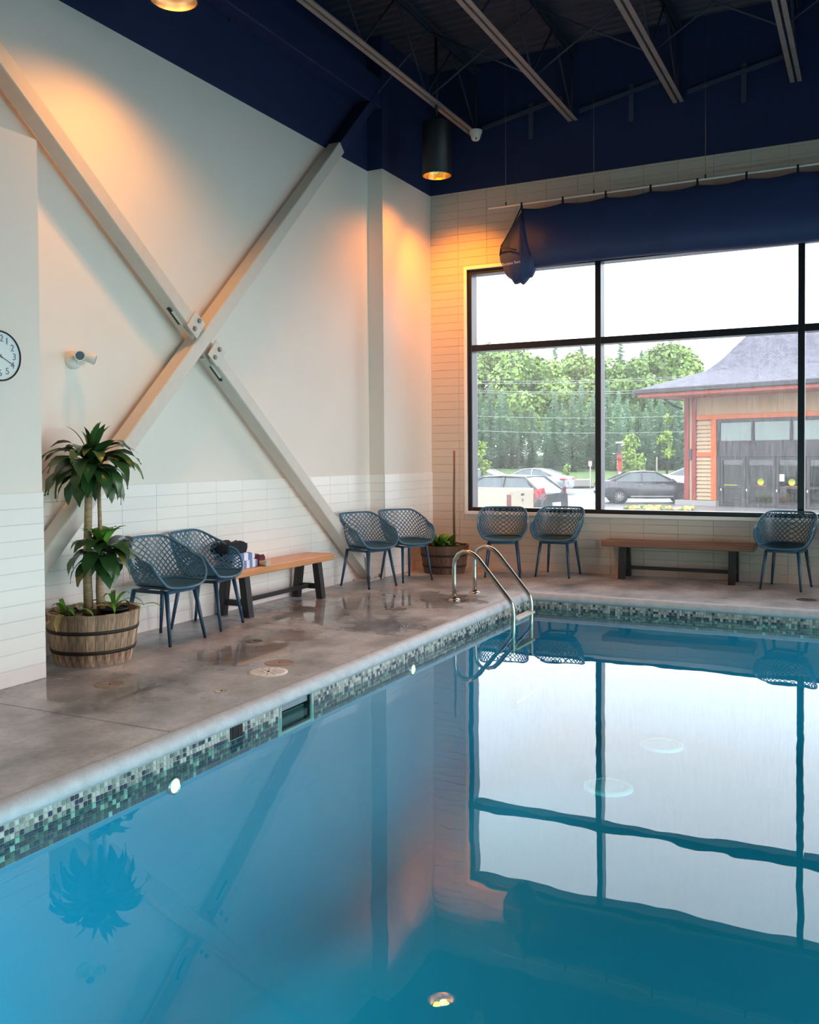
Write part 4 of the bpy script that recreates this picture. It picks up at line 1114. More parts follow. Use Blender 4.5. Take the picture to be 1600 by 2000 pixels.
def conifer_mesh(h, r, seed):
    rr_ = random.Random(seed); vs_ = []; F = []
    tiers = int(h/0.3)
    for i in range(tiers):
        f = i/tiers; z = 0.3+f*(h-0.3); rad = r*(1-f)**0.85+0.08
        nb_ = max(5, int(13*(1-f)+5))
        for k in range(nb_):
            a = rr_.uniform(0, 2*PI); L_ = rad*rr_.uniform(0.75, 1.15); zz = z+rr_.uniform(-0.2, 0.2)
            dx, dy = math.cos(a), math.sin(a)
            for q in range(4):
                f0, f1 = q/4*0.9+0.1, (q+1)/4*0.9+0.1
                w_ = (0.42-0.22*f1)*(0.6+0.5*rad/r)
                z0_, z1_ = zz-0.10*L_*f0-0.12*L_*f0*f0, zz-0.10*L_*f1-0.12*L_*f1*f1
                o_ = len(vs_)
                vs_ += [Vector((dx*L_*f0-dy*w_, dy*L_*f0+dx*w_, z0_-0.15)), Vector((dx*L_*f0+dy*w_, dy*L_*f0-dx*w_, z0_-0.15)), Vector((dx*L_*f1, dy*L_*f1, z1_+0.05))]
                F.append((o_, o_+1, o_+2))
    return vs_, F
def blob_mesh(h, r, seed, n=1500, size=0.3):
    rr_ = random.Random(seed)
    cs = []
    for i in range(11):
        f = rr_.uniform(0.28, 0.92); a = rr_.uniform(0, 2*PI); q = r*0.62*math.sin(PI*min(1, f*1.05))*rr_.uniform(0.3, 1)
        cs.append((Vector((math.cos(a)*q, math.sin(a)*q, f*h)), r*rr_.uniform(0.32, 0.55)))
    def fn(r2):
        c, ra = r2.choice(cs); d = Vector((r2.gauss(0, 1), r2.gauss(0, 1), r2.gauss(0, 1))).normalized()
        return c+d*ra*r2.uniform(0.6, 1.05), d
    return leaf_cloud(n, fn, size, rr_)
def tree_proto(kind, h, r, seed, m, n=1500, size=0.3):
    v, f = conifer_mesh(h, r, seed) if kind == 'c' else blob_mesh(h, r, seed, n, size)
    b = MB(); b.add(v, f); fo = b.mesh('foliage', m)
    b = MB(); b.tube([(0, 0, 0), (0, 0, h*0.5), (0, 0, h*0.85)], [0.018*h, 0.012*h, 0.004*h], 7); tr = b.mesh('trunk', trunk_m)
    return fo, tr
def place_tree(name, proto, x, y, z, rz, sc, label, group=None):
    t = thing(name, label, 'tree', (x, y, z), rz, group); t.scale = (sc, sc, sc)
    obj('foliage', proto[0], t); obj('trunk', proto[1], t)
    return t
con = [tree_proto('c', 9, 2.3, s, con_m) for s in (1, 2, 3)]
dec = [tree_proto('d', 11, 3.1, s, dec_m, 6000, 0.2) for s in (4, 5, 6)]
tall = tree_proto('c', 13, 3.0, 17, con_m)
rr = random.Random(12)
for i in range(34):        # front rows of spruces
    px = 880+(i % 17)*28+(14 if i > 16 else 0)+rr.uniform(-8, 8); dp = (80 if i > 16 else 87)+rr.uniform(-3, 3); x, y = ground(px, dp)
    place_tree('spruce_tree', con[i % 3], x, y, GZ+0.2, rr.uniform(0, 6), rr.uniform(0.72, 1.0)*(0.85 if i > 16 else 1.0), 'dark spruce in the dense front row of the tree line beyond the lot', 'spruces in the tree line')
for i in range(17):
    px = 870+i*29+rr.uniform(-8, 8); dp = 93+rr.uniform(-3, 5); x, y = ground(px, dp)
    place_tree('broadleaf_tree', dec[i % 3], x, y, GZ+1.0, rr.uniform(0, 6), rr.uniform(0.86, 1.2), 'light green broadleaf tree rising behind the spruces', 'broadleaf trees in the tree line')
for px, sc, lb in ((1000, 1.42, 'tall pointed spruce above the tree line at the left of the window'), (1085, 1.50, 'tall rounded spruce above the tree line in the left window bay'), (1136, 1.48, 'slim spruce tip next to the first mullion'), (1213, 1.55, 'tall spruce just right of the first mullion'), (1253, 1.42, 'spruce tip left of the shingled roof')):
    x, y = ground(px, 96); place_tree('tall_spruce_tree', tall, x, y, GZ+1.0, px, sc*0.66, lb)
x, y = ground(1236, 57); place_tree('young_tree', tree_proto('d', 3.4, 1.1, 8, dec_m2, 1200, 0.12), x, y, GZ+0.1, 0, 0.95, 'young light green tree beside the red totem pole')
x, y = ground(1107, 56); place_tree('lime_sapling', tree_proto('d', 2.0, 0.55, 9, dec_m2, 260, 0.09), x, y, GZ+0.12, 0, 0.8, 'small lime green sapling behind the silver sedan')
x, y = ground(941, 47); place_tree('lime_sapling', tree_proto('d', 3.0, 0.6, 10, dec_m2, 420, 0.10), x, y, GZ+0.1, 0, 0.95, 'lime green sapling at the left edge of the window')
x, y = ground(1303, 72); place_tree('pale_shrub_tree', tree_proto('d', 5.0, 0.9, 11, dec_m2, 500, 0.14), x, y, GZ+0.4, 0, 1.0, 'thin yellow green tree left of the red corner post')
# power lines
for zy, (za, zb) in enumerate(((746, 727), (741, 724), (762, 755), (759, 750), (808, 803), (836, 834))):
    pa = ground(860, 70); pb_ = ground(1420, 66)
    z1_ = 1.5+(887-za)*70/1800.6; z2_ = 1.5+(879-zb)*66/1800.6
    pts = []
    for i in range(13):
        f = i/12; pts.append((pa[0]+(pb_[0]-pa[0])*f, pa[1]+(pb_[1]-pa[1])*f, z1_+(z2_-z1_)*f-0.25*math.sin(PI*f)))
    o = MB().tube(pts, 0.017, 5).build('power_line', mat('pale_cable', (190, 200, 196), 0.6))
    tag(o, ('top', 'second', 'third', 'fourth', 'fifth', 'lowest')[zy]+' overhead cable crossing in front of the trees', 'cable', 'overhead cables')
for px, dp, w_ in ((858, 70, 'wooden utility pole left of the window carrying the overhead cables'), (1421, 66, 'wooden utility pole hidden behind the shingled building')):
    x, y = ground(px, dp); t = thing('utility_pole', w_, 'pole', (x, y, GZ), group='utility poles')
    MB().tube([(0, 0, 0), (0, 0, 9.0)], [0.16, 0.12], 10).build('pole_shaft', trunk_m, t); MB().bbox(-0.9, 0.9, -0.06, 0.06, 7.9, 8.05, 0.01).build('crossarm', trunk_m, t)
# totem, sign, stake
x, y = ground(1210, 56)
t = thing('totem_pole', 'red carved totem pole with a white capped lamp', 'totem', (x, y, GZ))
red = mat('totem_red', (206, 70, 64), 0.6, noise=0.15, nscale=4); dkm = mat('totem_dark', (60, 60, 70), 0.6)
MB().lathe([(0.16, 0.0), (0.155, 0.75), (0.17, 0.78), (0.17, 0.86)], 16).build('base_section', red, t)
MB().lathe([(0.13, 0.86), (0.13, 1.10), (0.17, 1.12), (0.17, 1.18)], 16).build('neck_section', mat('totem_mauve', (150, 112, 116), 0.6), t)
MB().lathe([(0.14, 1.18), (0.16, 1.4), (0.155, 1.7), (0.14, 1.86), (0.18, 1.88), (0.18, 1.98)], 16).build('carved_section', red, t)
MB().lathe([(0.15, 1.98), (0.16, 2.1), (0.12, 2.2), (0.17, 2.22), (0.17, 2.27)], 16).build('carved_section', mat('totem_pink', (190, 100, 104), 0.6), t)
MB().lathe([(0.09, 2.27), (0.10, 2.6), (0.07, 2.85)], 12).build('carved_post', dkm, t)
MB().bbox(-0.2, 0.2, -0.16, 0.16, 2.85, 2.95, 0.02).build('cap', plastic_w, t)
MB().bbox(-0.02, 0.14, -0.19, -0.17, 0.88, 1.14, 0.004).build('notice', plastic_w, t)
MB().beam((0.1, 0, 2.72), (0.3, 0, 2.78), 0.05, 0.06).build('side_arm', plastic_w, t)
for zc in (1.35, 1.55, 1.72): MB().bbox(-0.12, -0.07, -0.17, -0.12, zc, zc+0.09, 0.005).build('inlay', mat('totem_cream', (232, 214, 170), 0.6), t)
x, y = ground(1153, 58)
t = thing('sign_post', 'small pale sign on a thin post beside the first mullion', 'sign', (x, y, GZ))
MB().tube([(0, 0, 0), (0, 0, 1.75)], 0.02, 6).build('post', plastic_w, t)
MB().bbox(-0.12, 0.12, -0.02, 0.0, 1.45, 1.78, 0.004).build('sign_board', mat('sign_pink', (222, 190, 184), 0.6), t)
x, y = ground(1283, 60)
o = MB().tube([(0, 0, 0), (0, 0, 2.0)], [0.06, 0.05], 8).build('wooden_stake', mat('weathered_stake', (170, 160, 146), 0.8)); o.location = (x, y, GZ); tag(o, 'weathered wooden stake behind the dark sedan', 'post')
x, y = ground(1127, 60)
o = MB().bbox(-0.9, 0.9, -0.3, 0.3, 0, 0.5, 0.05).build('concrete_block', cm); o.location = (x, y, GZ+0.1); o.rotation_euler = (0, 0, 0.45); tag(o, 'pale low concrete block on the grass behind the silver sedan', 'block')

# -------- cars
tyre_m = mat('tyre', (36, 36, 40), 0.8); rim_m = mat('alloy_rim', (196, 198, 204), 0.35, metal=0.7)
win_m = mat('car_glass', (112, 126, 132), 0.12); tail_m = mat('tail_light', (206, 44, 58), 0.3); chrome_trim = mat('car_trim', (200, 202, 206), 0.3, metal=0.6)
plate_m = mat('licence_plate', (226, 228, 232), 0.5)
def wheel(parent, x, y, sd):
    t = obj('wheel', MB().lathe([(0.20, -0.10), (0.315, -0.10), (0.335, -0.07), (0.335, 0.07), (0.315, 0.10), (0.21, 0.10)], 28, axis='y').mesh('wheel', tyre_m), parent, loc=(x, y, 0.335))
    b = MB(); b.lathe([(0.215, 0.06), (0.225, 0.095), (0.20, 0.10), (0.19, 0.07)], 28, axis='y')
    for k in range(10):
        a = 2*PI*k/10; b.beam((0.03*math.cos(a), 0.085, 0.03*math.sin(a)), (0.205*math.cos(a), 0.085, 0.205*math.sin(a)), 0.03, 0.02, (0, 1, 0))
    b.disc(0.05, 0.097, 12, axis='y')
    o_ = obj('rim', b.mesh('rim', rim_m), t); o_.scale = (1, sd, 1)
    obj('rim_backing', MB().disc(0.21, 0.03*sd, 24, axis='y').mesh('rim_backing', tyre_m), t)  # plain dark disc closing the wheel behind the spokes
def car(name, label, cat, loc, rz, paint_m, stations, cabin, L_, W_, wb, style='sedan'):
    """x from rear (0) to nose (L); stations: (x, z_low, z_top, half width factor)"""
    t = thing(name, label, cat, loc, rz)
    b = MB(); secs = []
    for (x, zl, zt, wf) in stations:
        hw = W_/2*wf; zm = zl+(zt-zl)*0.55
        secs.append([(x, -hw*0.90, zl), (x, -hw, zl+0.12*(zt-zl)), (x, -hw*1.0, zm), (x, -hw*0.97, zt-0.10*(zt-zl)), (x, -hw*0.88, zt), (x, 0, zt+0.02), (x, hw*0.88, zt), (x, hw*0.97, zt-0.10*(zt-zl)), (x, hw, zm), (x, hw, zl+0.12*(zt-zl)), (x, hw*0.90, zl)])
    b.loft(secs, smooth=True); b.build('body', paint_m, t)
    if cabin:
        (xa, za), (xb, zb), (xc, zc), (xd, zd) = cabin     # rear base, rear roof, front roof, front base
        hb, ht = W_/2*0.90, W_/2*0.70
        pts = [(xa, za, hb), (xb, zb, ht), ((xb+xc)/2, max(zb, zc)+0.03, ht*1.02), (xc, zc, ht), (xd, zd, hb)]
        # roof
        rf = MB(); sec = []
        for (x, z, hw) in pts[1:4]: sec.append([(x, -hw, z-0.035), (x, -hw*0.9, z), (x, 0, z+0.02), (x, hw*0.9, z), (x, hw, z-0.035), (x, 0, z-0.05)])
        rf.loft(sec); rf.build('roof', paint_m, t)
        # windscreen and rear window as curved panes with thickness, side windows split by the B pillar
        def pane(nm, p, q, hp, hq):
            d = MB(); dx = 0.02
            d.loft([[(p[0], -hp, p[1]), (p[0], 0, p[1]+0.0), (p[0], hp, p[1]), (p[0]+dx, hp, p[1]-dx), (p[0]+dx, 0, p[1]-dx), (p[0]+dx, -hp, p[1]-dx)], [(q[0], -hq, q[1]-0.03), (q[0], 0, q[1]), (q[0], hq, q[1]-0.03), (q[0]+dx, hq, q[1]-0.03-dx), (q[0]+dx, 0, q[1]-dx), (q[0]+dx, -hq, q[1]-0.03-dx)]], smooth=False)
            d.build(nm, win_m, t)
        pane('rear_window', (xa, za), (xb, zb), hb*0.92, ht*0.95); pane('windscreen', (xd, zd), (xc, zc), hb*0.92, ht*0.95)
        for sd in (-1, 1):
            xm = (xb+xc)/2-0.05
            for (x0_, x1_, x2_, x3_) in ((xa+0.18, xm-0.03, xm-0.03, xb+0.04), (xm+0.05, xd-0.22, xc-0.02, xm+0.05)):
                d = MB(); q = []
                for (x, top_) in ((x0_, 0), (x1_, 0), (x2_, 1), (x3_, 1)):
                    z = (za+zd)/2+0.01 if not top_ else min(zb, zc)-0.03; hw = hb*0.965 if not top_ else ht*0.985
                    q.append((x, sd*hw, z))
                d.add(q+[(x, y-sd*0.02, z) for x, y, z in q], [(0, 1, 2, 3), (7, 6, 5, 4), (0, 4, 5, 1), (1, 5, 6, 2), (2, 6, 7, 3), (3, 7, 4, 0)])
                d.build('side_window', win_m, t)
            for (p, q) in (((xa, za, hb*0.95), (xb, zb-0.02, ht)), ((xm+0.01, (za+zd)/2, hb*0.97), (xm+0.01, min(zb, zc)-0.01, ht)), ((xd, zd, hb*0.95), (xc, zc-0.02, ht))):
                MB().beam((p[0], sd*p[2], p[1]), (q[0], sd*q[2], q[1]), 0.07, 0.05, (0, 1, 0)).build('pillar', paint_m, t)
            MB().bbox(xd-0.30, xd-0.14, sd*(W_/2+0.08)-0.09, sd*(W_/2+0.08)+0.09, (za+zd)/2, (za+zd)/2+0.13, 0.03).build('mirror', paint_m, t)
    for sd in (-1, 1):
        for xw_ in wb:
            MB().disc(0.385, 0, 28, c=(xw_, sd*(W_/2*0.985+0.002), 0.335), axis='y').build('wheel_arch', rubber, t)
            wheel(t, xw_, sd*(W_/2-0.075), sd)
        zt0 = stations[1][2]
        if style == 'suv':
            d = MB(); d.loft([[(0.02, sd*(W_/2-0.20), 1.18), (0.30, sd*(W_/2-0.02), 1.12), (0.10, sd*(W_/2-0.06), 1.02)], [(0.0, sd*(W_/2-0.30), 0.92), (0.14, sd*(W_/2-0.0), 0.84), (-0.02, sd*(W_/2-0.16), 0.80)]], smooth=False); d.build('tail_light', tail_m, t)
        elif style == 'pickup':
            MB().bbox(-0.01, 0.07, sd*(W_/2-0.10)-0.085, sd*(W_/2-0.10)+0.085, 0.78, 1.12, 0.01).build('tail_light', mat('tail_light_brown', (150, 84, 80), 0.4), t)
        else:
            MB().bbox(-0.02, 0.25, sd*(W_/2-0.27)-0.22, sd*(W_/2-0.27)+0.235, zt0-0.20, zt0-0.10, 0.02).build('tail_light', tail_m, t)
        MB().bbox(L_-0.32, L_-0.06, sd*(W_/2-0.28)-0.18, sd*(W_/2-0.28)+0.16, stations[-2][2]-0.20, stations[-2][2]-0.08, 0.03).build('headlight', win_m, t)
        for xh in ((1.75, 2.75) if style != 'pickup' else (3.2,)):
            MB().bbox(xh, xh+0.2, sd*(W_/2+0.005)-0.012, sd*(W_/2+0.005)+0.012, 0.84, 0.87, 0.005).build('door_handle', chrome_trim, t)
        MB().bbox(wb[0]+0.5, wb[1]-0.5, sd*(W_/2-0.01)-0.02, sd*(W_/2-0.01)+0.02, 0.30, 0.35, 0.01).build('sill_trim', chrome_trim if style == 'sedan' else rubber, t)
    MB().bbox(-0.04, 0.03, -0.26, 0.26, 0.56 if style != 'pickup' else 0.48, 0.70 if style != 'pickup' else 0.60, 0.005).build('licence_plate', plate_m, t)
    return t
sed = [(0.0, 0.42, 0.86, 0.80), (0.10, 0.32, 1.00, 0.92), (0.6, 0.26, 1.03, 0.98), (1.2, 0.24, 0.97, 1.0), (2.4, 0.22, 0.95, 1.0), (3.4, 0.23, 0.96, 1.0), (4.1, 0.26, 0.88, 0.98), (4.6, 0.32, 0.76, 0.90), (4.78, 0.42, 0.62, 0.74)]
scab = ((0.55, 0.98), (1.45, 1.40), (2.55, 1.41), (3.45, 0.95))
suv = [(0.0, 0.42, 0.96, 0.86), (0.08, 0.34, 1.02, 0.94), (0.5, 0.28, 1.04, 0.99), (1.4, 0.26, 1.02, 1.0), (2.6, 0.26, 1.0, 1.0), (3.5, 0.28, 1.0, 0.99), (4.1, 0.32, 0.88, 0.95), (4.35, 0.42, 0.72, 0.78)]
vcab = ((0.12, 1.02), (0.75, 1.50), (2.35, 1.52), (3.30, 1.0))
def heading(px, off):      # angle of a car nose pointing to the left of the view, turned away by off degrees
    b = math.atan2(CF.y, CF.x)+PI/2; return b-math.radians(off)
dark_car = mat('dark_grey_car', (58, 60, 72), 0.25, coat=0.6); silver_car = mat('silver_car', (176, 184, 196), 0.28, metal=0.3, coat=0.5); white_car = mat('white_car', (226, 228, 230), 0.3, coat=0.5); char_car = mat('charcoal_car', (72, 78, 84), 0.3, coat=0.5); cream_car = mat('cream_truck', (222, 214, 190), 0.35, coat=0.3)
# charcoal hatchback parked behind the pickup: tail to the right
x, y = ground(1086, 29.0); car('hatchback_car', 'charcoal hatchback with a big red tail light behind the cream pickup', 'car', (x, y, GZ), heading(0, 38), char_car, suv, vcab, 4.35, 1.82, (0.78, 3.42), 'suv')
x, y = ground(1113, 51.0); car('silver_sedan_car', 'silver sedan parked in the second row, tail to the right', 'car', (x, y, GZ), heading(0, 30), silver_car, sed, scab, 4.78, 1.84, (0.95, 3.80))
x, y = ground(1006, 50.0); car('white_sedan_car', 'white car at the left edge of the window behind the pickup', 'car', (x, y, GZ), heading(0, 25), white_car, sed, scab, 4.78, 1.84, (0.95, 3.80))
x, y = ground(1163, 41.8); car('dark_sedan_car', 'dark grey sedan seen side-on with multi-spoke wheels', 'car', (x, y, GZ), heading(0, 180+6), dark_car, sed, scab, 4.78, 1.84, (0.95, 3.80))
x, y = ground(1285, 53.0); car('white_sedan_car', 'white car half hidden between the dark sedan and the red post', 'car', (x, y, GZ), heading(0, 200), white_car, sed, scab, 4.78, 1.84, (0.95, 3.80))
# cream pickup, bed and tailgate towards the viewer
x, y = ground(1020, 25.8)
pk = [(0.0, 0.55, 0.62, 0.93), (0.04, 0.52, 0.64, 0.96), (1.0, 0.50, 0.66, 0.98), (2.2, 0.42, 0.70, 1.0), (2.25, 0.40, 1.22, 1.0), (3.3, 0.40, 1.22, 1.0), (4.2, 0.40, 1.20, 1.0), (5.1, 0.45, 1.08, 0.98), (5.35, 0.55, 0.95, 0.90)]
t = car('pickup_truck', 'cream pickup truck with its tailgate towards the window', 'truck', (x, y, GZ), heading(0, 30), cream_car, pk, ((2.3, 1.22), (2.45, 1.76), (3.45, 1.78), (4.15, 1.20)), 5.35, 1.92, (1.15, 4.45), 'pickup')
for sd in (-1, 1): MB().bbox(0.05, 2.24, sd*0.93-0.04, sd*0.93+0.035, 0.60, 1.24, 0.015).build('bed_side', cream_car, t)
MB().bbox(-0.01, 0.05, -0.80, 0.80, 0.66, 1.22, 0.012).build('tailgate', cream_car, t)
MB().bbox(-0.02, 0.0, -0.10, 0.10, 1.06, 1.12, 0.004).build('tailgate_handle', rubber, t)
MB().bbox(-0.018, -0.008, -0.05, 0.05, 0.90, 0.97, 0.003).build('tailgate_badge', steel_grey, t)
MB().bbox(-0.16, 0.02, -0.92, 0.92, 0.44, 0.60, 0.03).build('bumper', mat('pickup_bumper', (214, 206, 190), 0.4), t)

# -------- shingled building opposite
bl = Vector((-7.29, 40.67))
bd = thing('shingled_building', 'low building with grey shingled hip roof, tan siding and orange trim', 'building', (bl.x, bl.y, GZ), math.radians(-19.8))
tan = mat('tan_siding', (214, 184, 146), 0.6, noise=0.06, nscale=3); tan2 = mat('tan_panel', (200, 164, 122), 0.6, noise=0.1, nscale=4, stretch=(9, 1, 0.4))
orange = mat('orange_trim', (226, 112, 48), 0.5); redt = mat('red_post', (164, 56, 52), 0.5); fascia = mat('red_orange_fascia', (206, 88, 62), 0.5)
gut = mat('dark_gutter', (62, 60, 66), 0.4); dfr = mat('dark_door_frame', (66, 62, 64), 0.5); bgl = mat('grey_green_glazing', (150, 168, 160), 0.2)
shing = bpy.data.materials.new('grey_shingles'); shing.use_nodes = True
nt = shing.node_tree; bs = nt.nodes['Principled BSDF']; tcn = nt.nodes.new('ShaderNodeTexCoord'); mp = nt.nodes.new('ShaderNodeMapping'); mp.inputs['Scale'].default_value = (1.0, 1.0, 1.0)
bk = nt.nodes.new('ShaderNodeTexBrick'); bk.inputs['Scale'].default_value = 4.6; bk.inputs['Color1'].default_value = (*lin((78, 78, 90)), 1); bk.inputs['Color2'].default_value = (*lin((108, 108, 122)), 1); bk.inputs['Mortar'].default_value = (*lin((56, 56, 70)), 1)
bk.inputs['Mortar Size'].default_value = 0.03; bk.inputs['Brick Width'].default_value = 0.9; bk.inputs['Row Height'].default_value = 0.42; bk.inputs['Bias'].default_value = 0.0
nt.links.new(tcn.outputs['UV'], bk.inputs['Vector']); nt.links.new(bk.outputs[0], bs.inputs['Base Color']); bs.inputs['Roughness'].default_value = 0.7
def bp(nm, m, *a, bev=0.01): return MB().bbox(*a, bev).build(nm, m, bd)
BW, BD = 14.0, 11.0
bp('wall', tan, 0.10, 0.55, 0.12, BD, 0.0, 4.4); bp('wall', tan, 0.55, 1.46, 0.12, 0.4, 0.0, 4.4)
bp('frieze_panel', tan2, 0.50, BW, 0.02, 0.35, 3.80, 4.62)
bp('foundation', cm, -0.35, 1.55, -0.25, 0.3, 0.0, 0.22)
for (a, b_) in ((-0.02, 0.20), (0.34, 0.53)): bp('corner_post', redt, a, b_, -0.06, 0.16, 0.20, 4.66)
bp('corner_strip', tan, 0.20, 0.34, 0.0, 0.12, 0.20, 4.62)
bp('wall_lamp', gut, 0.21, 0.35, -0.10, 0.02, 1.95, 2.40)
bp('side_post', redt, -0.06, 0.12, 2.2, 2.42, 0.2, 4.6)
bp('trim_band', orange, 0.53, BW, -0.02, 0.10, 3.62, 3.82); bp('trim_band', orange, 0.53, 1.22, -0.02, 0.10, 2.06, 2.26); bp('trim_post', orange, 1.20, 1.45, -0.03, 0.10, 0.22, 3.62)
for i in range(20):
    z = 0.25+i*0.166
    if 1.98 < z < 2.24: continue
    if z > 3.5: continue
    m_ = MB(); m_.add([(0.53, 0.08, z), (1.21, 0.08, z), (1.21, -0.015, z), (0.53, -0.015, z), (0.53, 0.08, z+0.17), (1.21, 0.08, z+0.17), (1.21, 0.055, z+0.17), (0.53, 0.055, z+0.17)], [(0, 1, 2, 3), (7, 6, 5, 4), (3, 2, 6, 7), (1, 5, 6, 2), (0, 3, 7, 4)])
    m_.build('siding_board', tan, bd)
# glazed entrance
FX0, FX1 = 1.46, BW
bp('entrance_frame', dfr, FX0, FX1, 0.0, 0.14, 3.48, 3.62); bp('entrance_frame', dfr, FX0, FX1, 0.0, 0.14, 2.05, 2.72); bp('entrance_frame', dfr, FX0, FX0+0.14, 0.0, 0.14, 0, 3.5)
px_ = [1.60, 3.02, 4.60, 6.2, 7.8, 9.4, 11.0, 12.6]
for a, b_ in zip(px_[:-1], px_[1:]):
    bp('transom_mullion', dfr, b_-0.06, b_+0.06, 0.0, 0.14, 2.72, 3.48)
    MB().box(a, b_-0.06, 0.06, 0.08, 2.72, 3.48).build('transom_pane', bgl, bd)
dxs = [1.60, 2.72, 3.98, 5.2, 6.4, 7.6, 8.8, 10.0, 11.2, 12.4]
dgl = fresnel_mix('door_glass', (0.75, 0.80, 0.78), 1.5)
for i, (a, b_) in enumerate(zip(dxs[:-1], dxs[1:])):
    dr_ = MB(); dr_.bbox(a+0.01, a+0.13, 0.02, 0.10, 0.0, 2.05, 0.01); dr_.bbox(b_-0.13, b_-0.01, 0.02, 0.10, 0.0, 2.05, 0.01); dr_.bbox(a+0.13, b_-0.13, 0.02, 0.10, 1.93, 2.05, 0.01); dr_.bbox(a+0.13, b_-0.13, 0.02, 0.10, 0.78, 0.88, 0.01); dr_.bbox(a+0.13, b_-0.13, 0.02, 0.10, 0.0, 0.14, 0.01)
    do = dr_.build('glazed_door', dfr, bd)
    MB().box(a+0.13, b_-0.13, 0.05, 0.06, 0.88, 1.93).build('pane', dgl, do); MB().box(a+0.13, b_-0.13, 0.05, 0.06, 0.14, 0.78).build('pane', dgl, do)
    MB().tube([(a+0.07, -0.03, 0.66), (a+0.07, -0.06, 0.70), (a+0.07, -0.03, 0.74)], 0.025, 8).build('door_knob', plastic_w, do)
# lobby seen through the doors
lob = mat('lobby_wall', (120, 116, 108), 0.8, noise=0.3, nscale=2.5, stretch=(3, 1, 0.4)); lobf = mat('lobby_floor', (110, 104, 98), 0.5)
bp('lobby_back_wall', lob, 0.55, BW, 4.0, 4.2, 0, 4.4); bp('lobby_floor', lobf, 0.55, BW, 0.14, 4.0, 0.0, 0.05); bp('lobby_ceiling', lob, 0.55, BW, 0.35, 4.0, 4.0, 4.1); bp('lobby_end_wall', lob, BW-0.2, BW, 0.2, 4.0, 0, 4.4)
for i, x_ in enumerate((2.0, 2.5, 3.2, 3.55, 3.9, 4.6, 5.5, 6.5)): bp('lobby_window', mat('bright_lobby_window', (206, 216, 212), 0.6), x_, x_+0.22, 3.93, 4.0, 0.9, 2.1)
bp('lobby_counter', mat('counter_wood', (150, 128, 96), 0.6), 2.0, 2.7, 2.4, 2.8, 0.05, 0.62); bp('lobby_seat', mat('red_seat', (206, 92, 72), 0.6), 3.45, 3.85, 1.4, 1.8, 0.05, 0.62, bev=0.1); bp('lobby_counter', mat('counter_tan', (186, 150, 104), 0.6), 4.35, 4.75, 1.2, 1.5, 0.05, 0.85)
lime = mat('lime_sticker', (206, 214, 40), 0.6)
for x_ in (3.35, 4.62):
    MB().lathe([(0.14, 0.0), (0.14, 0.008), (0.001, 0.010)], 24, c=(x_, 0.034, 1.05), axis='y').build('round_sticker', lime, bd)
    bp('sticker_bar', fascia, x_-0.24, x_+0.24, 0.03, 0.045, 0.87, 0.90, bev=0.002)
bp('sticker_bar', lime, 1.78, 2.35, 0.03, 0.045, 0.87, 0.91, bev=0.002)
bp('paper_notice', plastic_w, 4.13, 4.32, 0.03, 0.045, 1.08, 1.36, bev=0.002)
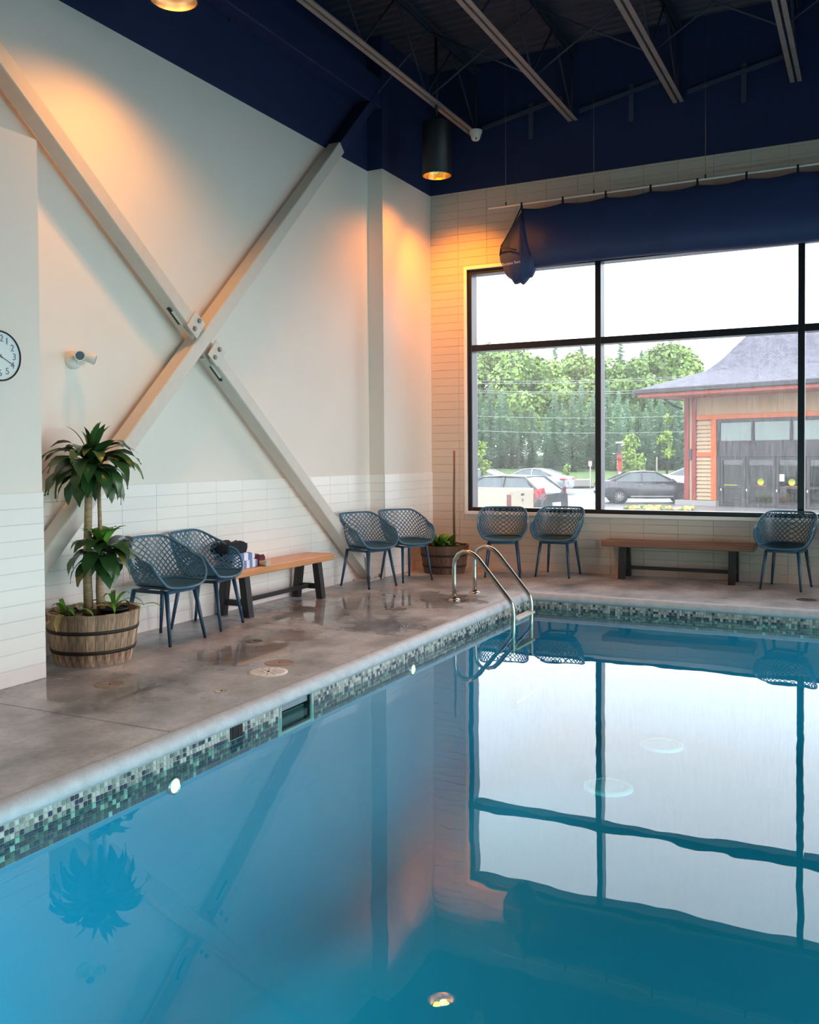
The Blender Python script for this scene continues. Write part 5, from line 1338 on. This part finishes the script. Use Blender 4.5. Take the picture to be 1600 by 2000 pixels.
# eaves and hip roof
OV = 1.55; EZ = 4.62
bp('fascia', fascia, -OV+0.12, BW, -OV+0.10, -OV+0.16, EZ, EZ+0.26); bp('fascia', fascia, -OV+0.10, -OV+0.16, -OV+0.12, BD, EZ, EZ+0.26)
bp('frieze_beam', fascia, -0.1, BW, -0.12, 0.05, EZ-0.06, EZ+0.22)
MB().add([(-OV+0.1, -OV+0.1, EZ+0.02), (BW, -OV+0.1, EZ+0.02), (BW, 0.2, EZ+0.02), (-OV+0.1, 0.2, EZ+0.02), (0.2, 0.2, EZ+0.02), (0.2, BD, EZ+0.02), (-OV+0.1, BD, EZ+0.02)], [(0, 3, 2, 1), (3, 6, 5, 4)]).build('soffit', mat('peach_soffit', (214, 150, 118), 0.6), bd)
bp('gutter', gut, -OV-0.02, BW, -OV-0.04, -OV+0.10, EZ+0.14, EZ+0.34, bev=0.03); bp('gutter', gut, -OV-0.04, -OV+0.10, -OV-0.02, BD, EZ+0.14, EZ+0.34, bev=0.03)
MB().tube([(-OV+0.9, -0.6, EZ-0.08), (-0.45, -0.2, EZ-0.35), (-0.12, 0.0, EZ-0.5)], 0.05, 6).build('downpipe', gut, bd)
rf = MB(); rings = [(-OV, EZ+0.30), (0.6, EZ+1.10), (1.05, EZ+1.55), (1.95, EZ+2.75), (5.5, EZ+2.9)]
uvs = []
for (d0, z0_), (d1, z1_) in zip(rings[:-1], rings[1:]):
    sl = math.hypot(d1-d0, z1_-z0_)
    rf.add([(d0, d0, z0_), (BW, d0, z0_), (BW, d1, z1_), (d1, d1, z1_)], [(0, 1, 2, 3)]); uvs += [(d0, d0*1.3), (BW, d0*1.3), (BW, d0*1.3+sl), (d1, d0*1.3+sl)]
    rf.add([(d0, d0, z0_), (d1, d1, z1_), (d1, BD, z1_), (d0, BD, z0_)], [(0, 1, 2, 3)]); uvs += [(d0, d0*1.3), (d1, d0*1.3+sl), (BD, d0*1.3+sl), (BD, d0*1.3)]
ro = rf.build('roof', shing, bd); uvl = ro.data.uv_layers.new(name='UVMap')
for i, u in enumerate(uvs): uvl.data[i].uv = u
# flower bed by the building corner
fx, fy = ground(1290, 34.5)
t = thing('flower_bed', 'yellow flowers in a low bed at the foot of the building corner', 'flowers', (fx, fy, GZ), 0.3)
MB().lathe([(1.5, 0.0), (1.4, 0.06), (0.001, 0.10)], 20).build('mulch', soil_m, t)
fr_ = random.Random(3)
fpt = [mat('yellow_petal', (236, 200, 70), 0.7), mat('pale_petal', (226, 214, 150), 0.7), mat('bed_leaf', (140, 160, 84), 0.7)]
for i in range(70):
    a, q = fr_.uniform(0, 2*PI), 1.3*math.sqrt(fr_.random()); x_, y_ = q*math.cos(a), q*math.sin(a)
    MB().lathe([(0.001, 0.0), (0.06, 0.06), (0.08, 0.12), (0.05, 0.17), (0.001, 0.19)], 7, c=(x_, y_, 0.06), smooth=False).build('flower_clump', fpt[i % 3], t)
